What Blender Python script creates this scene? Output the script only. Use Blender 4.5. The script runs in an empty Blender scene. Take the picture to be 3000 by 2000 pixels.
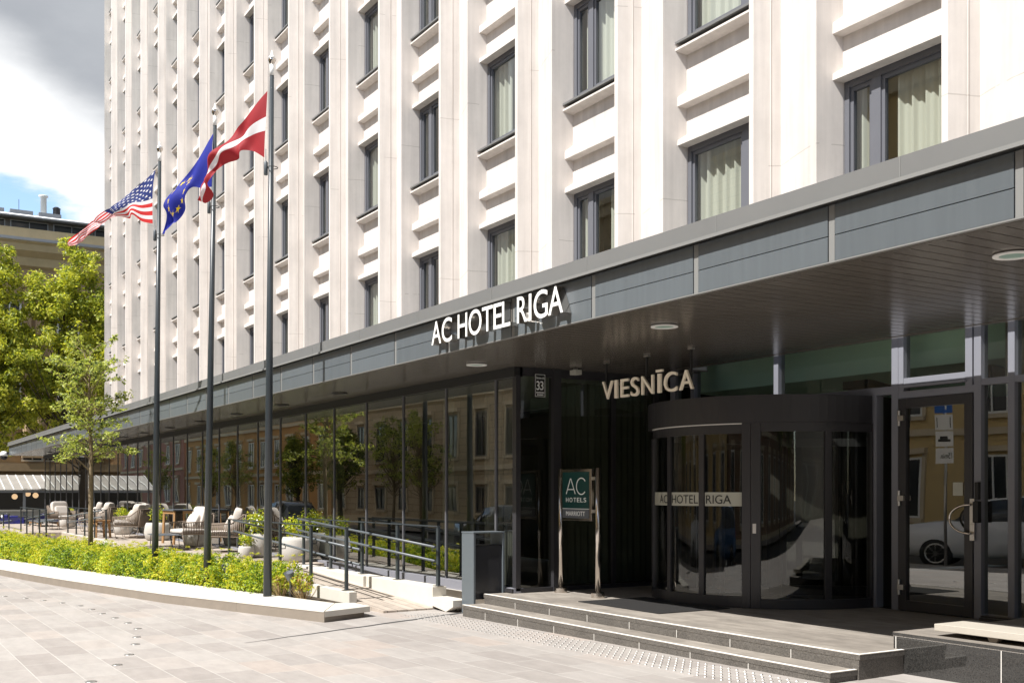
import bpy, math, random
from mathutils import Vector, Matrix, noise as mnoise
random.seed(7)
S = bpy.context.scene
COL = S.collection
PI = math.pi
R = math.radians

# ------------------------------------------------------------------ helpers
ORG = {}            # object name -> world location of the origin at build time

def link(o):
    COL.objects.link(o)
    return o

def tag(o, label=None, cat=None, group=None, kind=None):
    if label: o['label'] = label
    if cat: o['category'] = cat
    if group: o['group'] = group
    if kind: o['kind'] = kind
    return o

def thing(name, loc, label, cat, group=None):
    o = link(bpy.data.objects.new(name, None))
    o.empty_display_size = .2
    o.location = loc
    ORG[o.name] = Vector(loc)
    return tag(o, label, cat, group)

class MB:
    def __init__(self):
        self.v = []; self.f = []; self.m = []
    def add(self, vs, fs, m=0):
        b = len(self.v)
        self.v += [tuple(p) for p in vs]
        for f in fs:
            self.f.append(tuple(i + b for i in f)); self.m.append(m)
        return self
    def box(self, x0, x1, y0, y1, z0, z1, m=0):
        vs = [(x0,y0,z0),(x1,y0,z0),(x1,y1,z0),(x0,y1,z0),(x0,y0,z1),(x1,y0,z1),(x1,y1,z1),(x0,y1,z1)]
        return self.add(vs, [(0,3,2,1),(4,5,6,7),(0,1,5,4),(1,2,6,5),(2,3,7,6),(3,0,4,7)], m)
    def quad(self, a, b, c, d, m=0):
        return self.add([a,b,c,d], [(0,1,2,3)], m)
    def bar(self, p0, p1, w, h, m=0, up=(0,0,1)):
        p0 = Vector(p0); p1 = Vector(p1); d = (p1-p0).normalized(); up = Vector(up)
        s = d.cross(up)
        if s.length < 1e-4: s = d.cross(Vector((1,0,0)))
        s.normalize(); t = s.cross(d).normalized()
        vs = []
        for p in (p0, p1):
            for a, b in ((-1,-1),(1,-1),(1,1),(-1,1)):
                vs.append(p + s*(a*w/2) + t*(b*h/2))
        return self.add(vs, [(0,3,2,1),(4,5,6,7),(0,1,5,4),(1,2,6,5),(2,3,7,6),(3,0,4,7)], m)
    def tube(self, pts, r, n=8, m=0, caps=True):
        pts = [Vector(p) for p in pts]
        rs = r if isinstance(r, (list, tuple)) else [r]*len(pts)
        vs = []; fs = []
        prev = None
        for i, p in enumerate(pts):
            d = (pts[min(i+1, len(pts)-1)] - pts[max(i-1, 0)]).normalized()
            if prev is None:
                a = Vector((0,0,1)) if abs(d.z) < .9 else Vector((1,0,0))
                s = d.cross(a).normalized()
            else:
                s = (prev - d*prev.dot(d))
                s = s.normalized() if s.length > 1e-5 else d.cross(Vector((0,0,1))).normalized()
            prev = s
            t = d.cross(s)
            for k in range(n):
                an = 2*PI*k/n
                vs.append(p + (s*math.cos(an) + t*math.sin(an))*rs[i])
        for i in range(len(pts)-1):
            for k in range(n):
                a = i*n+k; b = i*n+(k+1)%n
                fs.append((a, b, b+n, a+n))
        if caps:
            fs.append(tuple(range(n))[::-1]); fs.append(tuple((len(pts)-1)*n+k for k in range(n)))
        return self.add(vs, fs, m)
    def lathe(self, prof, c, n=24, m=0, caps=True):
        c = Vector(c); vs = []; fs = []
        for r, z in prof:
            for k in range(n):
                a = 2*PI*k/n
                vs.append((c.x+r*math.cos(a), c.y+r*math.sin(a), c.z+z))
        for i in range(len(prof)-1):
            for k in range(n):
                a = i*n+k; b = i*n+(k+1)%n
                fs.append((a, b, b+n, a+n))
        if caps and prof[0][0] > 1e-4: fs.append(tuple(range(n))[::-1])
        if caps and prof[-1][0] > 1e-4: fs.append(tuple((len(prof)-1)*n+k for k in range(n)))
        return self.add(vs, fs, m)
    def prism(self, pts, x0, x1, m=0):          # profile in (y,z), extruded along x
        n = len(pts)
        vs = [(x0, y, z) for y, z in pts] + [(x1, y, z) for y, z in pts]
        fs = [tuple(range(n)), tuple(range(2*n-1, n-1, -1))]
        fs += [(i, i+n, (i+1) % n + n, (i+1) % n) for i in range(n)]
        return self.add(vs, fs, m)
    def slab(self, pts, z0, z1, m=0):           # plan polygon, z0/z1 may be functions
        n = len(pts)
        a = (lambda x, y: z0) if not callable(z0) else z0
        b = (lambda x, y: z1) if not callable(z1) else z1
        vs = [(x, y, a(x, y)) for x, y in pts] + [(x, y, b(x, y)) for x, y in pts]
        fs = [tuple(range(n-1, -1, -1)), tuple(range(n, 2*n))]
        fs += [(i, (i+1) % n, (i+1) % n + n, i+n) for i in range(n)]
        return self.add(vs, fs, m)
    def arc(self, c, r0, r1, a0, a1, z0, z1, n=12, m=0):    # solid curved block, degrees
        vs = []; fs = []
        for i in range(n+1):
            a = R(a0+(a1-a0)*i/n); ca, sa = math.cos(a), math.sin(a)
            for r, z in ((r0,z0),(r1,z0),(r1,z1),(r0,z1)):
                vs.append((c[0]+r*ca, c[1]+r*sa, z))
        for i in range(n):
            b = i*4
            for k in range(4):
                fs.append((b+k, b+(k+1) % 4, b+4+(k+1) % 4, b+4+k))
        fs.append((0,3,2,1)); b = n*4; fs.append((b,b+1,b+2,b+3))
        return self.add(vs, fs, m)
    def grid(self, fn, nu, nv, fm=None, m=0):
        vs = [fn(i/nu, j/nv) for j in range(nv+1) for i in range(nu+1)]
        b = len(self.v); self.v += [tuple(p) for p in vs]
        for j in range(nv):
            for i in range(nu):
                a = b+j*(nu+1)+i
                self.f.append((a, a+1, a+nu+2, a+nu+1))
                self.m.append(fm((i+.5)/nu, (j+.5)/nv) if fm else m)
        return self
    def build(self, name, mats, parent=None, origin=None, smooth=False, bevel=0, fix=True):
        if not isinstance(mats, (list, tuple)): mats = [mats]
        pw = ORG[parent.name] if parent else Vector((0,0,0))
        og = Vector(origin) if origin is not None else (pw if parent else Vector(self._base()))
        me = bpy.data.meshes.new(name)
        me.from_pydata([(p[0]-og.x, p[1]-og.y, p[2]-og.z) for p in self.v], [], self.f)
        for mt in mats: me.materials.append(mt)
        if len(mats) > 1: me.polygons.foreach_set('material_index', self.m)
        if smooth: me.polygons.foreach_set('use_smooth', [True]*len(me.polygons))
        me.update()
        if fix:
            import bmesh
            bm = bmesh.new(); bm.from_mesh(me)
            bmesh.ops.recalc_face_normals(bm, faces=bm.faces)
            bm.to_mesh(me); bm.free()
        o = link(bpy.data.objects.new(name, me))
        if parent:
            o.parent = parent; o.location = og - pw
        else:
            o.location = og
        ORG[o.name] = og
        if bevel:
            b = o.modifiers.new('bevel', 'BEVEL'); b.width = bevel; b.segments = 2; b.limit_method = 'ANGLE'
        return o
    def _base(self):
        xs = [p[0] for p in self.v]; ys = [p[1] for p in self.v]; zs = [p[2] for p in self.v]
        return ((min(xs)+max(xs))/2, (min(ys)+max(ys))/2, min(zs))

def copy_tree(o, parent=None):
    c = link(o.copy())
    if parent: c.parent = parent
    for ch in list(o.children): copy_tree(ch, c)
    return c

def put(o, loc, rz=0, label=None, sc=None):
    o.location = loc; o.rotation_euler = (0, 0, rz)
    if sc: o.scale = (sc, sc, sc)
    if label: o['label'] = label
    return o

def fit_glyph(ch, x0, x1, z0, z1, y0, y1, bold=0, plane='y'):
    """one letter as mesh data scaled into the box; faces -Y"""
    cu = bpy.data.curves.new('glyph', 'FONT'); cu.body = ch; cu.size = 1; cu.extrude = .5
    cu.offset = bold; cu.resolution_u = 6
    o = bpy.data.objects.new('glyph', cu); COL.objects.link(o)
    dg = bpy.context.evaluated_depsgraph_get(); dg.update()
    me = o.evaluated_get(dg).to_mesh()
    vs = [tuple(v.co) for v in me.vertices]; fs = [tuple(p.vertices) for p in me.polygons]
    o.evaluated_get(dg).to_mesh_clear()
    bpy.data.objects.remove(o); bpy.data.curves.remove(cu)
    a = min(v[0] for v in vs); b = max(v[0] for v in vs); c = min(v[1] for v in vs); d = max(v[1] for v in vs)
    out = [(x0+(v[0]-a)/(b-a)*(x1-x0), (y0+y1)/2-v[2]*(y1-y0), z0+(v[1]-c)/(d-c)*(z1-z0)) for v in vs]
    return out, fs

def text_mb(mb, body, x0, x1, z0, z1, y, m=0, bold=0, th=.002, plane=None):
    vs, fs = fit_glyph(body, x0, x1, z0, z1, y-th, y, bold)
    if plane: vs = [plane(p) for p in vs]
    mb.add(vs, fs, m)

# ------------------------------------------------------------------ materials
def mat(name, col, rough=.6, metal=0, spec=.5, var=0, vscale=3, bump=0, bscale=40, coords='Object', coat=0):
    m = bpy.data.materials.new(name); m.use_nodes = True
    nt = m.node_tree; b = nt.nodes['Principled BSDF']
    b.inputs['Base Color'].default_value = (*col, 1); b.inputs['Roughness'].default_value = rough
    b.inputs['Metallic'].default_value = metal; b.inputs['Specular IOR Level'].default_value = spec
    if coat: b.inputs['Coat Weight'].default_value = coat; b.inputs['Coat Roughness'].default_value = .05
    tc = nt.nodes.new('ShaderNodeTexCoord')
    if var:
        n = nt.nodes.new('ShaderNodeTexNoise'); n.inputs['Scale'].default_value = vscale; n.inputs['Detail'].default_value = 6
        n.inputs['Roughness'].default_value = .65
        nt.links.new(tc.outputs[coords], n.inputs['Vector'])
        mx = nt.nodes.new('ShaderNodeMix'); mx.data_type = 'RGBA'
        mx.inputs['A'].default_value = (*[c*(1-var) for c in col], 1)
        mx.inputs['B'].default_value = (*[min(1, c*(1+var)) for c in col], 1)
        nt.links.new(n.outputs['Fac'], mx.inputs['Factor']); nt.links.new(mx.outputs['Result'], b.inputs['Base Color'])
    if bump:
        n2 = nt.nodes.new('ShaderNodeTexNoise'); n2.inputs['Scale'].default_value = bscale; n2.inputs['Detail'].default_value = 4
        nt.links.new(tc.outputs[coords], n2.inputs['Vector'])
        bp = nt.nodes.new('ShaderNodeBump'); bp.inputs['Strength'].default_value = bump; bp.inputs['Distance'].default_value = .01
        nt.links.new(n2.outputs['Fac'], bp.inputs['Height']); nt.links.new(bp.outputs['Normal'], b.inputs['Normal'])
    return m

def math_n(nt, op, a, b=None, c=None):
    n = nt.nodes.new('ShaderNodeMath'); n.operation = op
    for i, x in enumerate((a, b, c)):
        if x is None: continue
        if isinstance(x, (int, float)): n.inputs[i].default_value = x
        else: nt.links.new(x, n.inputs[i])
    return n.outputs[0]

def glass(name, tint=(.8,.85,.8), f0=.1, rough=0, wob=.02):
    """thin pane: Schlick mix of see-through and mirror, the same from both sides"""
    m = bpy.data.materials.new(name); m.use_nodes = True; nt = m.node_tree
    nt.nodes.remove(nt.nodes['Principled BSDF']); out = nt.nodes['Material Output']
    g = nt.nodes.new('ShaderNodeNewGeometry')
    dp = nt.nodes.new('ShaderNodeVectorMath'); dp.operation = 'DOT_PRODUCT'
    nt.links.new(g.outputs['Incoming'], dp.inputs[0]); nt.links.new(g.outputs['Normal'], dp.inputs[1])
    c = math_n(nt, 'SUBTRACT', 1, math_n(nt, 'ABSOLUTE', dp.outputs['Value']))
    fac = math_n(nt, 'ADD', math_n(nt, 'MULTIPLY', math_n(nt, 'POWER', c, 5), 1-f0), f0)
    tr = nt.nodes.new('ShaderNodeBsdfTransparent'); tr.inputs['Color'].default_value = (*tint, 1)
    gl = nt.nodes.new('ShaderNodeBsdfGlossy'); gl.inputs['Roughness'].default_value = rough
    gl.inputs['Color'].default_value = (.96,.97,.95,1)
    mx = nt.nodes.new('ShaderNodeMixShader')
    tc = nt.nodes.new('ShaderNodeTexCoord'); n = nt.nodes.new('ShaderNodeTexNoise'); n.inputs['Scale'].default_value = 1.1
    n.inputs['Detail'].default_value = 0
    bp = nt.nodes.new('ShaderNodeBump'); bp.inputs['Strength'].default_value = wob; bp.inputs['Distance'].default_value = .06
    nt.links.new(tc.outputs['Object'], n.inputs['Vector']); nt.links.new(n.outputs['Fac'], bp.inputs['Height'])
    nt.links.new(bp.outputs['Normal'], gl.inputs['Normal'])
    nt.links.new(fac, mx.inputs[0]); nt.links.new(tr.outputs[0], mx.inputs[1]); nt.links.new(gl.outputs[0], mx.inputs[2])
    nt.links.new(mx.outputs[0], out.inputs['Surface'])
    return m

def leaf_mat(name, col, trans=.45):
    m = bpy.data.materials.new(name); m.use_nodes = True; nt = m.node_tree
    b = nt.nodes['Principled BSDF']; out = nt.nodes['Material Output']
    b.inputs['Base Color'].default_value = (*col, 1); b.inputs['Roughness'].default_value = .45
    t = nt.nodes.new('ShaderNodeBsdfTranslucent'); t.inputs['Color'].default_value = (col[0]*1.3, col[1]*1.3, col[2]*.6, 1)
    mx = nt.nodes.new('ShaderNodeMixShader'); mx.inputs[0].default_value = trans
    nt.links.new(b.outputs[0], mx.inputs[1]); nt.links.new(t.outputs[0], mx.inputs[2]); nt.links.new(mx.outputs[0], out.inputs['Surface'])
    return m

def emit(name, col, s):
    m = bpy.data.materials.new(name); m.use_nodes = True; b = m.node_tree.nodes['Principled BSDF']
    b.inputs['Base Color'].default_value = (*col, 1); b.inputs['Emission Color'].default_value = (*col, 1); b.inputs['Emission Strength'].default_value = s
    return m

def wall_mat(name, col, period, phase, var=.06):
    """rendered concrete: cloudy tone, rain streaks, hairline joints once per storey"""
    m = bpy.data.materials.new(name); m.use_nodes = True; nt = m.node_tree; b = nt.nodes['Principled BSDF']
    b.inputs['Roughness'].default_value = .85; b.inputs['Specular IOR Level'].default_value = .25
    g = nt.nodes.new('ShaderNodeNewGeometry'); sp = nt.nodes.new('ShaderNodeSeparateXYZ'); nt.links.new(g.outputs['Position'], sp.inputs[0])
    n1 = nt.nodes.new('ShaderNodeTexNoise'); n1.inputs['Scale'].default_value = .9; n1.inputs['Detail'].default_value = 7; n1.inputs['Roughness'].default_value = .7
    nt.links.new(g.outputs['Position'], n1.inputs['Vector'])
    mp = nt.nodes.new('ShaderNodeMapping'); mp.inputs['Scale'].default_value = (7, 7, .35); nt.links.new(g.outputs['Position'], mp.inputs['Vector'])
    n2 = nt.nodes.new('ShaderNodeTexNoise'); n2.inputs['Scale'].default_value = 1.4; n2.inputs['Detail'].default_value = 5; nt.links.new(mp.outputs[0], n2.inputs['Vector'])
    f = math_n(nt, 'ADD', math_n(nt, 'MULTIPLY', n1.outputs['Fac'], .55), math_n(nt, 'MULTIPLY', n2.outputs['Fac'], .45))
    mx = nt.nodes.new('ShaderNodeMix'); mx.data_type = 'RGBA'
    mx.inputs['A'].default_value = (*[c*(1-var*2) for c in col], 1); mx.inputs['B'].default_value = (*[min(1, c*(1+var)) for c in col], 1)
    cr = nt.nodes.new('ShaderNodeMapRange'); cr.inputs['From Min'].default_value = .3; cr.inputs['From Max'].default_value = .65
    nt.links.new(f, cr.inputs['Value']); nt.links.new(cr.outputs[0], mx.inputs['Factor'])
    # hairline joints, each pier's joint a little out of level with the next
    n3 = nt.nodes.new('ShaderNodeTexNoise'); n3.inputs['Scale'].default_value = .8; n3.inputs['Detail'].default_value = 8; nt.links.new(g.outputs['Position'], n3.inputs['Vector'])
    z = math_n(nt, 'ADD', sp.outputs['Z'], math_n(nt, 'MULTIPLY', n3.outputs['Fac'], .12))
    w = math_n(nt, 'ABSOLUTE', math_n(nt, 'SUBTRACT', math_n(nt, 'FRACT', math_n(nt, 'DIVIDE', math_n(nt, 'ADD', z, -phase), period)), .5))
    line = math_n(nt, 'LESS_THAN', w, .0022)
    n4 = nt.nodes.new('ShaderNodeTexNoise'); n4.inputs['Scale'].default_value = 1.9; n4.inputs['Detail'].default_value = 3; nt.links.new(g.outputs['Position'], n4.inputs['Vector'])
    line = math_n(nt, 'MULTIPLY', line, math_n(nt, 'GREATER_THAN', n4.outputs['Fac'], .46))
    m2 = nt.nodes.new('ShaderNodeMix'); m2.data_type = 'RGBA'; m2.inputs['B'].default_value = (col[0]*.45, col[1]*.43, col[2]*.4, 1)
    nt.links.new(mx.outputs['Result'], m2.inputs['A']); nt.links.new(math_n(nt, 'MULTIPLY', line, .42), m2.inputs['Factor'])
    nt.links.new(m2.outputs['Result'], b.inputs['Base Color'])
    n5 = nt.nodes.new('ShaderNodeTexNoise'); n5.inputs['Scale'].default_value = 60; nt.links.new(g.outputs['Position'], n5.inputs['Vector'])
    bp = nt.nodes.new('ShaderNodeBump'); bp.inputs['Strength'].default_value = .15; bp.inputs['Distance'].default_value = .004
    nt.links.new(n5.outputs['Fac'], bp.inputs['Height']); nt.links.new(bp.outputs['Normal'], b.inputs['Normal'])
    return m

def brick_mat(name, c1, c2, mortar, w, h, msize, rough=.6, bumpd=.004, off=.5, rot=0, noise_amt=.25, pink=None, swap=False, spec=.4):
    m = bpy.data.materials.new(name); m.use_nodes = True; nt = m.node_tree; b = nt.nodes['Principled BSDF']
    g = nt.nodes.new('ShaderNodeNewGeometry')
    vec = g.outputs['Position']
    if swap:      # vertical faces: use (x+y, z)
        sp = nt.nodes.new('ShaderNodeSeparateXYZ'); nt.links.new(vec, sp.inputs[0])
        cb = nt.nodes.new('ShaderNodeCombineXYZ'); nt.links.new(math_n(nt, 'ADD', sp.outputs['X'], sp.outputs['Y']), cb.inputs[0]); nt.links.new(sp.outputs['Z'], cb.inputs[1])
        vec = cb.outputs[0]
    mp = nt.nodes.new('ShaderNodeMapping'); mp.inputs['Rotation'].default_value = (0, 0, rot); nt.links.new(vec, mp.inputs['Vector'])
    br = nt.nodes.new('ShaderNodeTexBrick'); br.offset = off; br.squash = 1
    br.inputs['Scale'].default_value = 1; br.inputs['Brick Width'].default_value = w; br.inputs['Row Height'].default_value = h
    br.inputs['Mortar Size'].default_value = msize; br.inputs['Mortar Smooth'].default_value = .1
    br.inputs['Color1'].default_value = (*c1, 1); br.inputs['Color2'].default_value = (*c2, 1); br.inputs['Mortar'].default_value = (*mortar, 1)
    nt.links.new(mp.outputs[0], br.inputs['Vector'])
    n = nt.nodes.new('ShaderNodeTexNoise'); n.inputs['Scale'].default_value = 4.5; n.inputs['Detail'].default_value = 10; n.inputs['Roughness'].default_value = .7
    mp2 = nt.nodes.new('ShaderNodeMapping'); mp2.inputs['Scale'].default_value = (.6, 1.6, 1); nt.links.new(vec, mp2.inputs['Vector']); nt.links.new(mp2.outputs[0], n.inputs['Vector'])
    mr = nt.nodes.new('ShaderNodeMapRange'); mr.inputs['From Min'].default_value = .3; mr.inputs['From Max'].default_value = .7
    mr.inputs['To Min'].default_value = 1-noise_amt; mr.inputs['To Max'].default_value = 1+noise_amt*.5
    nt.links.new(n.outputs['Fac'], mr.inputs['Value'])
    mx = nt.nodes.new('ShaderNodeMix'); mx.data_type = 'RGBA'; mx.blend_type = 'MULTIPLY'; mx.inputs['Factor'].default_value = 1
    nt.links.new(br.outputs['Color'], mx.inputs['A']); nt.links.new(mr.outputs[0], mx.inputs['B'])
    res = mx.outputs['Result']
    if pink:
        br2 = nt.nodes.new('ShaderNodeTexBrick'); br2.offset = off
        br2.inputs['Scale'].default_value = 1; br2.inputs['Brick Width'].default_value = w; br2.inputs['Row Height'].default_value = h; br2.inputs['Mortar Size'].default_value = 0
        br2.inputs['Color1'].default_value = (0,0,0,1); br2.inputs['Color2'].default_value = (1,1,1,1); br2.inputs['Bias'].default_value = -.25
        nt.links.new(mp.outputs[0], br2.inputs['Vector'])
        m3 = nt.nodes.new('ShaderNodeMix'); m3.data_type = 'RGBA'; m3.blend_type = 'MULTIPLY'; m3.inputs['B'].default_value = (*pink, 1)
        s3 = nt.nodes.new('ShaderNodeMapRange'); s3.inputs['From Min'].default_value = .45; s3.inputs['From Max'].default_value = .9
        nt.links.new(br2.outputs['Color'], s3.inputs['Value']); nt.links.new(s3.outputs[0], m3.inputs['Factor']); nt.links.new(res, m3.inputs['A'])
        res = m3.outputs['Result']
    nt.links.new(res, b.inputs['Base Color'])
    n6 = nt.nodes.new('ShaderNodeTexNoise'); n6.inputs['Scale'].default_value = 4; n6.inputs['Detail'].default_value = 5; nt.links.new(vec, n6.inputs['Vector'])
    r6 = nt.nodes.new('ShaderNodeMapRange'); r6.inputs['To Min'].default_value = rough-.1; r6.inputs['To Max'].default_value = min(1, rough+.12)
    nt.links.new(n6.outputs['Fac'], r6.inputs['Value']); nt.links.new(r6.outputs[0], b.inputs['Roughness'])
    b.inputs['Specular IOR Level'].default_value = spec
    n7 = nt.nodes.new('ShaderNodeTexNoise'); n7.inputs['Scale'].default_value = 90; n7.inputs['Detail'].default_value = 2; nt.links.new(vec, n7.inputs['Vector'])
    hh = math_n(nt, 'ADD', math_n(nt, 'MULTIPLY', br.outputs['Fac'], -1), math_n(nt, 'MULTIPLY', n7.outputs['Fac'], .2))
    bp = nt.nodes.new('ShaderNodeBump'); bp.inputs['Strength'].default_value = .5; bp.inputs['Distance'].default_value = bumpd
    nt.links.new(hh, bp.inputs['Height']); nt.links.new(bp.outputs['Normal'], b.inputs['Normal'])
    return m

def speckle(name, a, c, scale=220, rough=.5, spec=.5):
    m = bpy.data.materials.new(name); m.use_nodes = True; nt = m.node_tree; b = nt.nodes['Principled BSDF']
    g = nt.nodes.new('ShaderNodeNewGeometry')
    v = nt.nodes.new('ShaderNodeTexVoronoi'); v.inputs['Scale'].default_value = scale; nt.links.new(g.outputs['Position'], v.inputs['Vector'])
    n = nt.nodes.new('ShaderNodeTexNoise'); n.inputs['Scale'].default_value = 3; n.inputs['Detail'].default_value = 6; nt.links.new(g.outputs['Position'], n.inputs['Vector'])
    sp = nt.nodes.new('ShaderNodeSeparateColor'); nt.links.new(v.outputs['Color'], sp.inputs[0])
    f = math_n(nt, 'ADD', math_n(nt, 'MULTIPLY', sp.outputs[0], .6), math_n(nt, 'MULTIPLY', n.outputs['Fac'], .5))
    mx = nt.nodes.new('ShaderNodeMix'); mx.data_type = 'RGBA'; mx.inputs['A'].default_value = (*a, 1); mx.inputs['B'].default_value = (*c, 1)
    nt.links.new(f, mx.inputs['Factor']); nt.links.new(mx.outputs['Result'], b.inputs['Base Color'])
    b.inputs['Roughness'].default_value = rough; b.inputs['Specular IOR Level'].default_value = spec
    return m

M = {}
M['wall'] = wall_mat('cream_render', (.64,.592,.552), 3.08, 7.3, .10)
M['frame'] = mat('window_frame_grey', (.125,.128,.145), .42, var=.08)
M['eframe'] = mat('entrance_frame_grey', (.20,.205,.235), .42, var=.08)
def panel_mat(name, col, width, x0):
    """coated sheet: each panel a shade apart, faint drip runs, slightly buckled"""
    m = mat(name, col, .32, spec=.5); nt = m.node_tree; b = nt.nodes['Principled BSDF']
    g = nt.nodes.new('ShaderNodeNewGeometry'); sp = nt.nodes.new('ShaderNodeSeparateXYZ'); nt.links.new(g.outputs['Position'], sp.inputs[0])
    idx = math_n(nt, 'FLOOR', math_n(nt, 'DIVIDE', math_n(nt, 'SUBTRACT', sp.outputs['X'], x0), width))
    row = math_n(nt, 'GREATER_THAN', sp.outputs['Z'], 3.435)
    wn = nt.nodes.new('ShaderNodeTexWhiteNoise'); wn.noise_dimensions = '1D'; nt.links.new(math_n(nt, 'ADD', math_n(nt, 'MULTIPLY', idx, 2.37), row), wn.inputs['W'])
    mp = nt.nodes.new('ShaderNodeMapping'); mp.inputs['Scale'].default_value = (14, 14, .7); nt.links.new(g.outputs['Position'], mp.inputs['Vector'])
    n = nt.nodes.new('ShaderNodeTexNoise'); n.inputs['Scale'].default_value = 1.5; n.inputs['Detail'].default_value = 6; nt.links.new(mp.outputs[0], n.inputs['Vector'])
    f = math_n(nt, 'ADD', math_n(nt, 'MULTIPLY', wn.outputs['Value'], .14), math_n(nt, 'MULTIPLY', n.outputs['Fac'], .30))
    k = math_n(nt, 'ADD', f, .80)
    mx = nt.nodes.new('ShaderNodeVectorMath'); mx.operation = 'SCALE'; mx.inputs[0].default_value = col; nt.links.new(k, mx.inputs['Scale'])
    nt.links.new(mx.outputs[0], b.inputs['Base Color'])
    n2 = nt.nodes.new('ShaderNodeTexNoise'); n2.inputs['Scale'].default_value = 1.3; nt.links.new(g.outputs['Position'], n2.inputs['Vector'])
    bp = nt.nodes.new('ShaderNodeBump'); bp.inputs['Strength'].default_value = .25; bp.inputs['Distance'].default_value = .02
    nt.links.new(n2.outputs['Fac'], bp.inputs['Height']); nt.links.new(bp.outputs['Normal'], b.inputs['Normal'])
    return m
M['fascia'] = panel_mat('blue_grey_panel', (.10,.114,.124), 1.4625, -3.97)
M['cap'] = mat('grey_flashing', (.150,.150,.146), .5, var=.08)
M['batten'] = mat('light_grey_strip', (.2,.2,.192), .5)
M['soffit'] = mat('dark_brown_soffit', (.115,.102,.087), .2, var=.25, vscale=2.5, spec=.55)
M['dark'] = mat('anthracite_metal', (.032,.031,.034), .38, var=.1)
M['black'] = mat('black_gap', (.012,.012,.012), .6)
M['post'] = mat('blue_grey_steel', (.032,.04,.046), .36, var=.1)
M['tubes'] = mat('grey_painted_tube', (.095,.108,.12), .4)
M['mull'] = mat('grey_mullion', (.105,.105,.115), .4)
M['sillrail'] = mat('light_grey_sill', (.23,.23,.26), .45, var=.05)
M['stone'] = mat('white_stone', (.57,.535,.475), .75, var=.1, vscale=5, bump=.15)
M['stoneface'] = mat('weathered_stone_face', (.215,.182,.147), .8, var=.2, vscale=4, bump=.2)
M['granite'] = speckle('flamed_dark_granite', (.03,.027,.024), (.15,.135,.118), 130, .65)
M['tread'] = brick_mat('grey_granite_paving', (.235,.208,.18), (.30,.268,.232), (.19,.17,.15), .9, .6, .004, .65, .002, noise_amt=.35)
M['polish'] = speckle('polished_dark_granite', (.008,.008,.008), (.045,.043,.04), 120, .05, .8)
M['nosing'] = mat('pale_nosing_strip', (.78,.75,.7), .6)
M['paver'] = brick_mat('granite_pavers', (.295,.266,.246), (.395,.368,.343), (.445,.42,.39), .78, .345, .0055, .62, .004, .37, noise_amt=.15, pink=(.88,.78,.73))
M['benchstone'] = mat('warm_bench_stone', (.40,.365,.31), .8, var=.1, vscale=6, bump=.1)
M['binframe'] = mat('blue_grey_bin_steel', (.105,.122,.135), .35, var=.08)
M['binbody'] = mat('dark_bin_panel', (.025,.026,.03), .22, var=.1)
M['asphalt'] = mat('asphalt', (.055,.055,.055), .85, var=.25, vscale=1.5, bump=.4, bscale=120)
M['deck'] = brick_mat('brown_decking', (.40,.34,.285), (.46,.395,.335), (.2,.165,.14), 3.4, .145, .006, .6, .004, .3, noise_amt=.25)
M['soil'] = mat('dark_soil', (.05,.035,.02), .95, var=.4, vscale=12)
M['glassf'] = glass('shopfront_glass', (.40,.42,.39), .26)
M['glassw'] = glass('window_glass', (.84,.88,.84), .13)
M['glassd'] = glass('door_glass', (.62,.64,.60), .075, 0, .09)
M['curtain'] = mat('pale_green_curtain', (.49,.475,.435), .9)
M['curtaind'] = mat('grey_green_curtain', (.10,.11,.08), .9)
M['room'] = mat('dim_room', (.42,.45,.37), .9)
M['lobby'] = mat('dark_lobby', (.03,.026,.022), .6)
M['lobbyfloor'] = mat('dark_carpet', (.035,.03,.026), .8)
M['green'] = mat('green_paint', (.58,.82,.66), .7)
M['steel'] = mat('polished_steel', (.62,.57,.52), .16, 1.0)
M['alu'] = mat('brushed_steel', (.55,.53,.5), .35, 1.0)
M['letter'] = mat('white_acrylic', (.85,.85,.82), .35)
M['lettergold'] = mat('champagne_letter', (.95,.86,.70), .45)
M['teal'] = mat('teal_panel', (.004,.045,.042), .35)
M['slate'] = mat('slate_panel', (.10,.11,.125), .4)
M['ink'] = mat('white_print', (.8,.82,.8), .5)
M['inkdark'] = mat('dark_print', (.03,.03,.03), .5)
M['band'] = mat('pale_film', (.42,.42,.36), .6)
M['blacksign'] = mat('black_enamel', (.01,.01,.01), .3)
M['rope'] = mat('brown_rope', (.20,.155,.12), .8, var=.2, vscale=30)
M['cushion'] = mat('beige_cushion', (.58,.525,.475), .95, var=.05, vscale=9)
M['wood'] = mat('oiled_wood', (.36,.2,.085), .55, var=.2, vscale=8)
M['pot'] = mat('pale_concrete_pot', (.44,.415,.385), .85, var=.1, vscale=9, bump=.2)
M['bark'] = mat('pale_bark', (.20,.15,.09), .9, var=.35, vscale=14, bump=.6, bscale=30)
M['barkd'] = mat('dark_bark', (.07,.055,.04), .9, var=.3, vscale=9)
LG = [leaf_mat('leaf_bright', (.40,.48,.035)), leaf_mat('leaf_yellow', (.60,.56,.05)), leaf_mat('leaf_mid', (.24,.34,.03)), leaf_mat('leaf_dark', (.06,.12,.018))]
LT = [leaf_mat('linden_light', (.56,.555,.085), .5), leaf_mat('linden_mid', (.38,.42,.07), .5), leaf_mat('linden_dark', (.17,.22,.04))]
LS = [leaf_mat('sapling_light', (.50,.54,.15)), leaf_mat('sapling_mid', (.33,.39,.10)), leaf_mat('sapling_dark', (.06,.10,.02))]
M['beige'] = mat('ochre_stone_wall', (.42,.30,.18), .85, var=.25, vscale=1.2, bump=.2)
M['beigel'] = mat('pale_ochre_render', (.50,.395,.235), .85, var=.25, vscale=1.5)
M['zinc'] = mat('zinc_sheet', (.30,.31,.33), .4, .3, var=.1)
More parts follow.
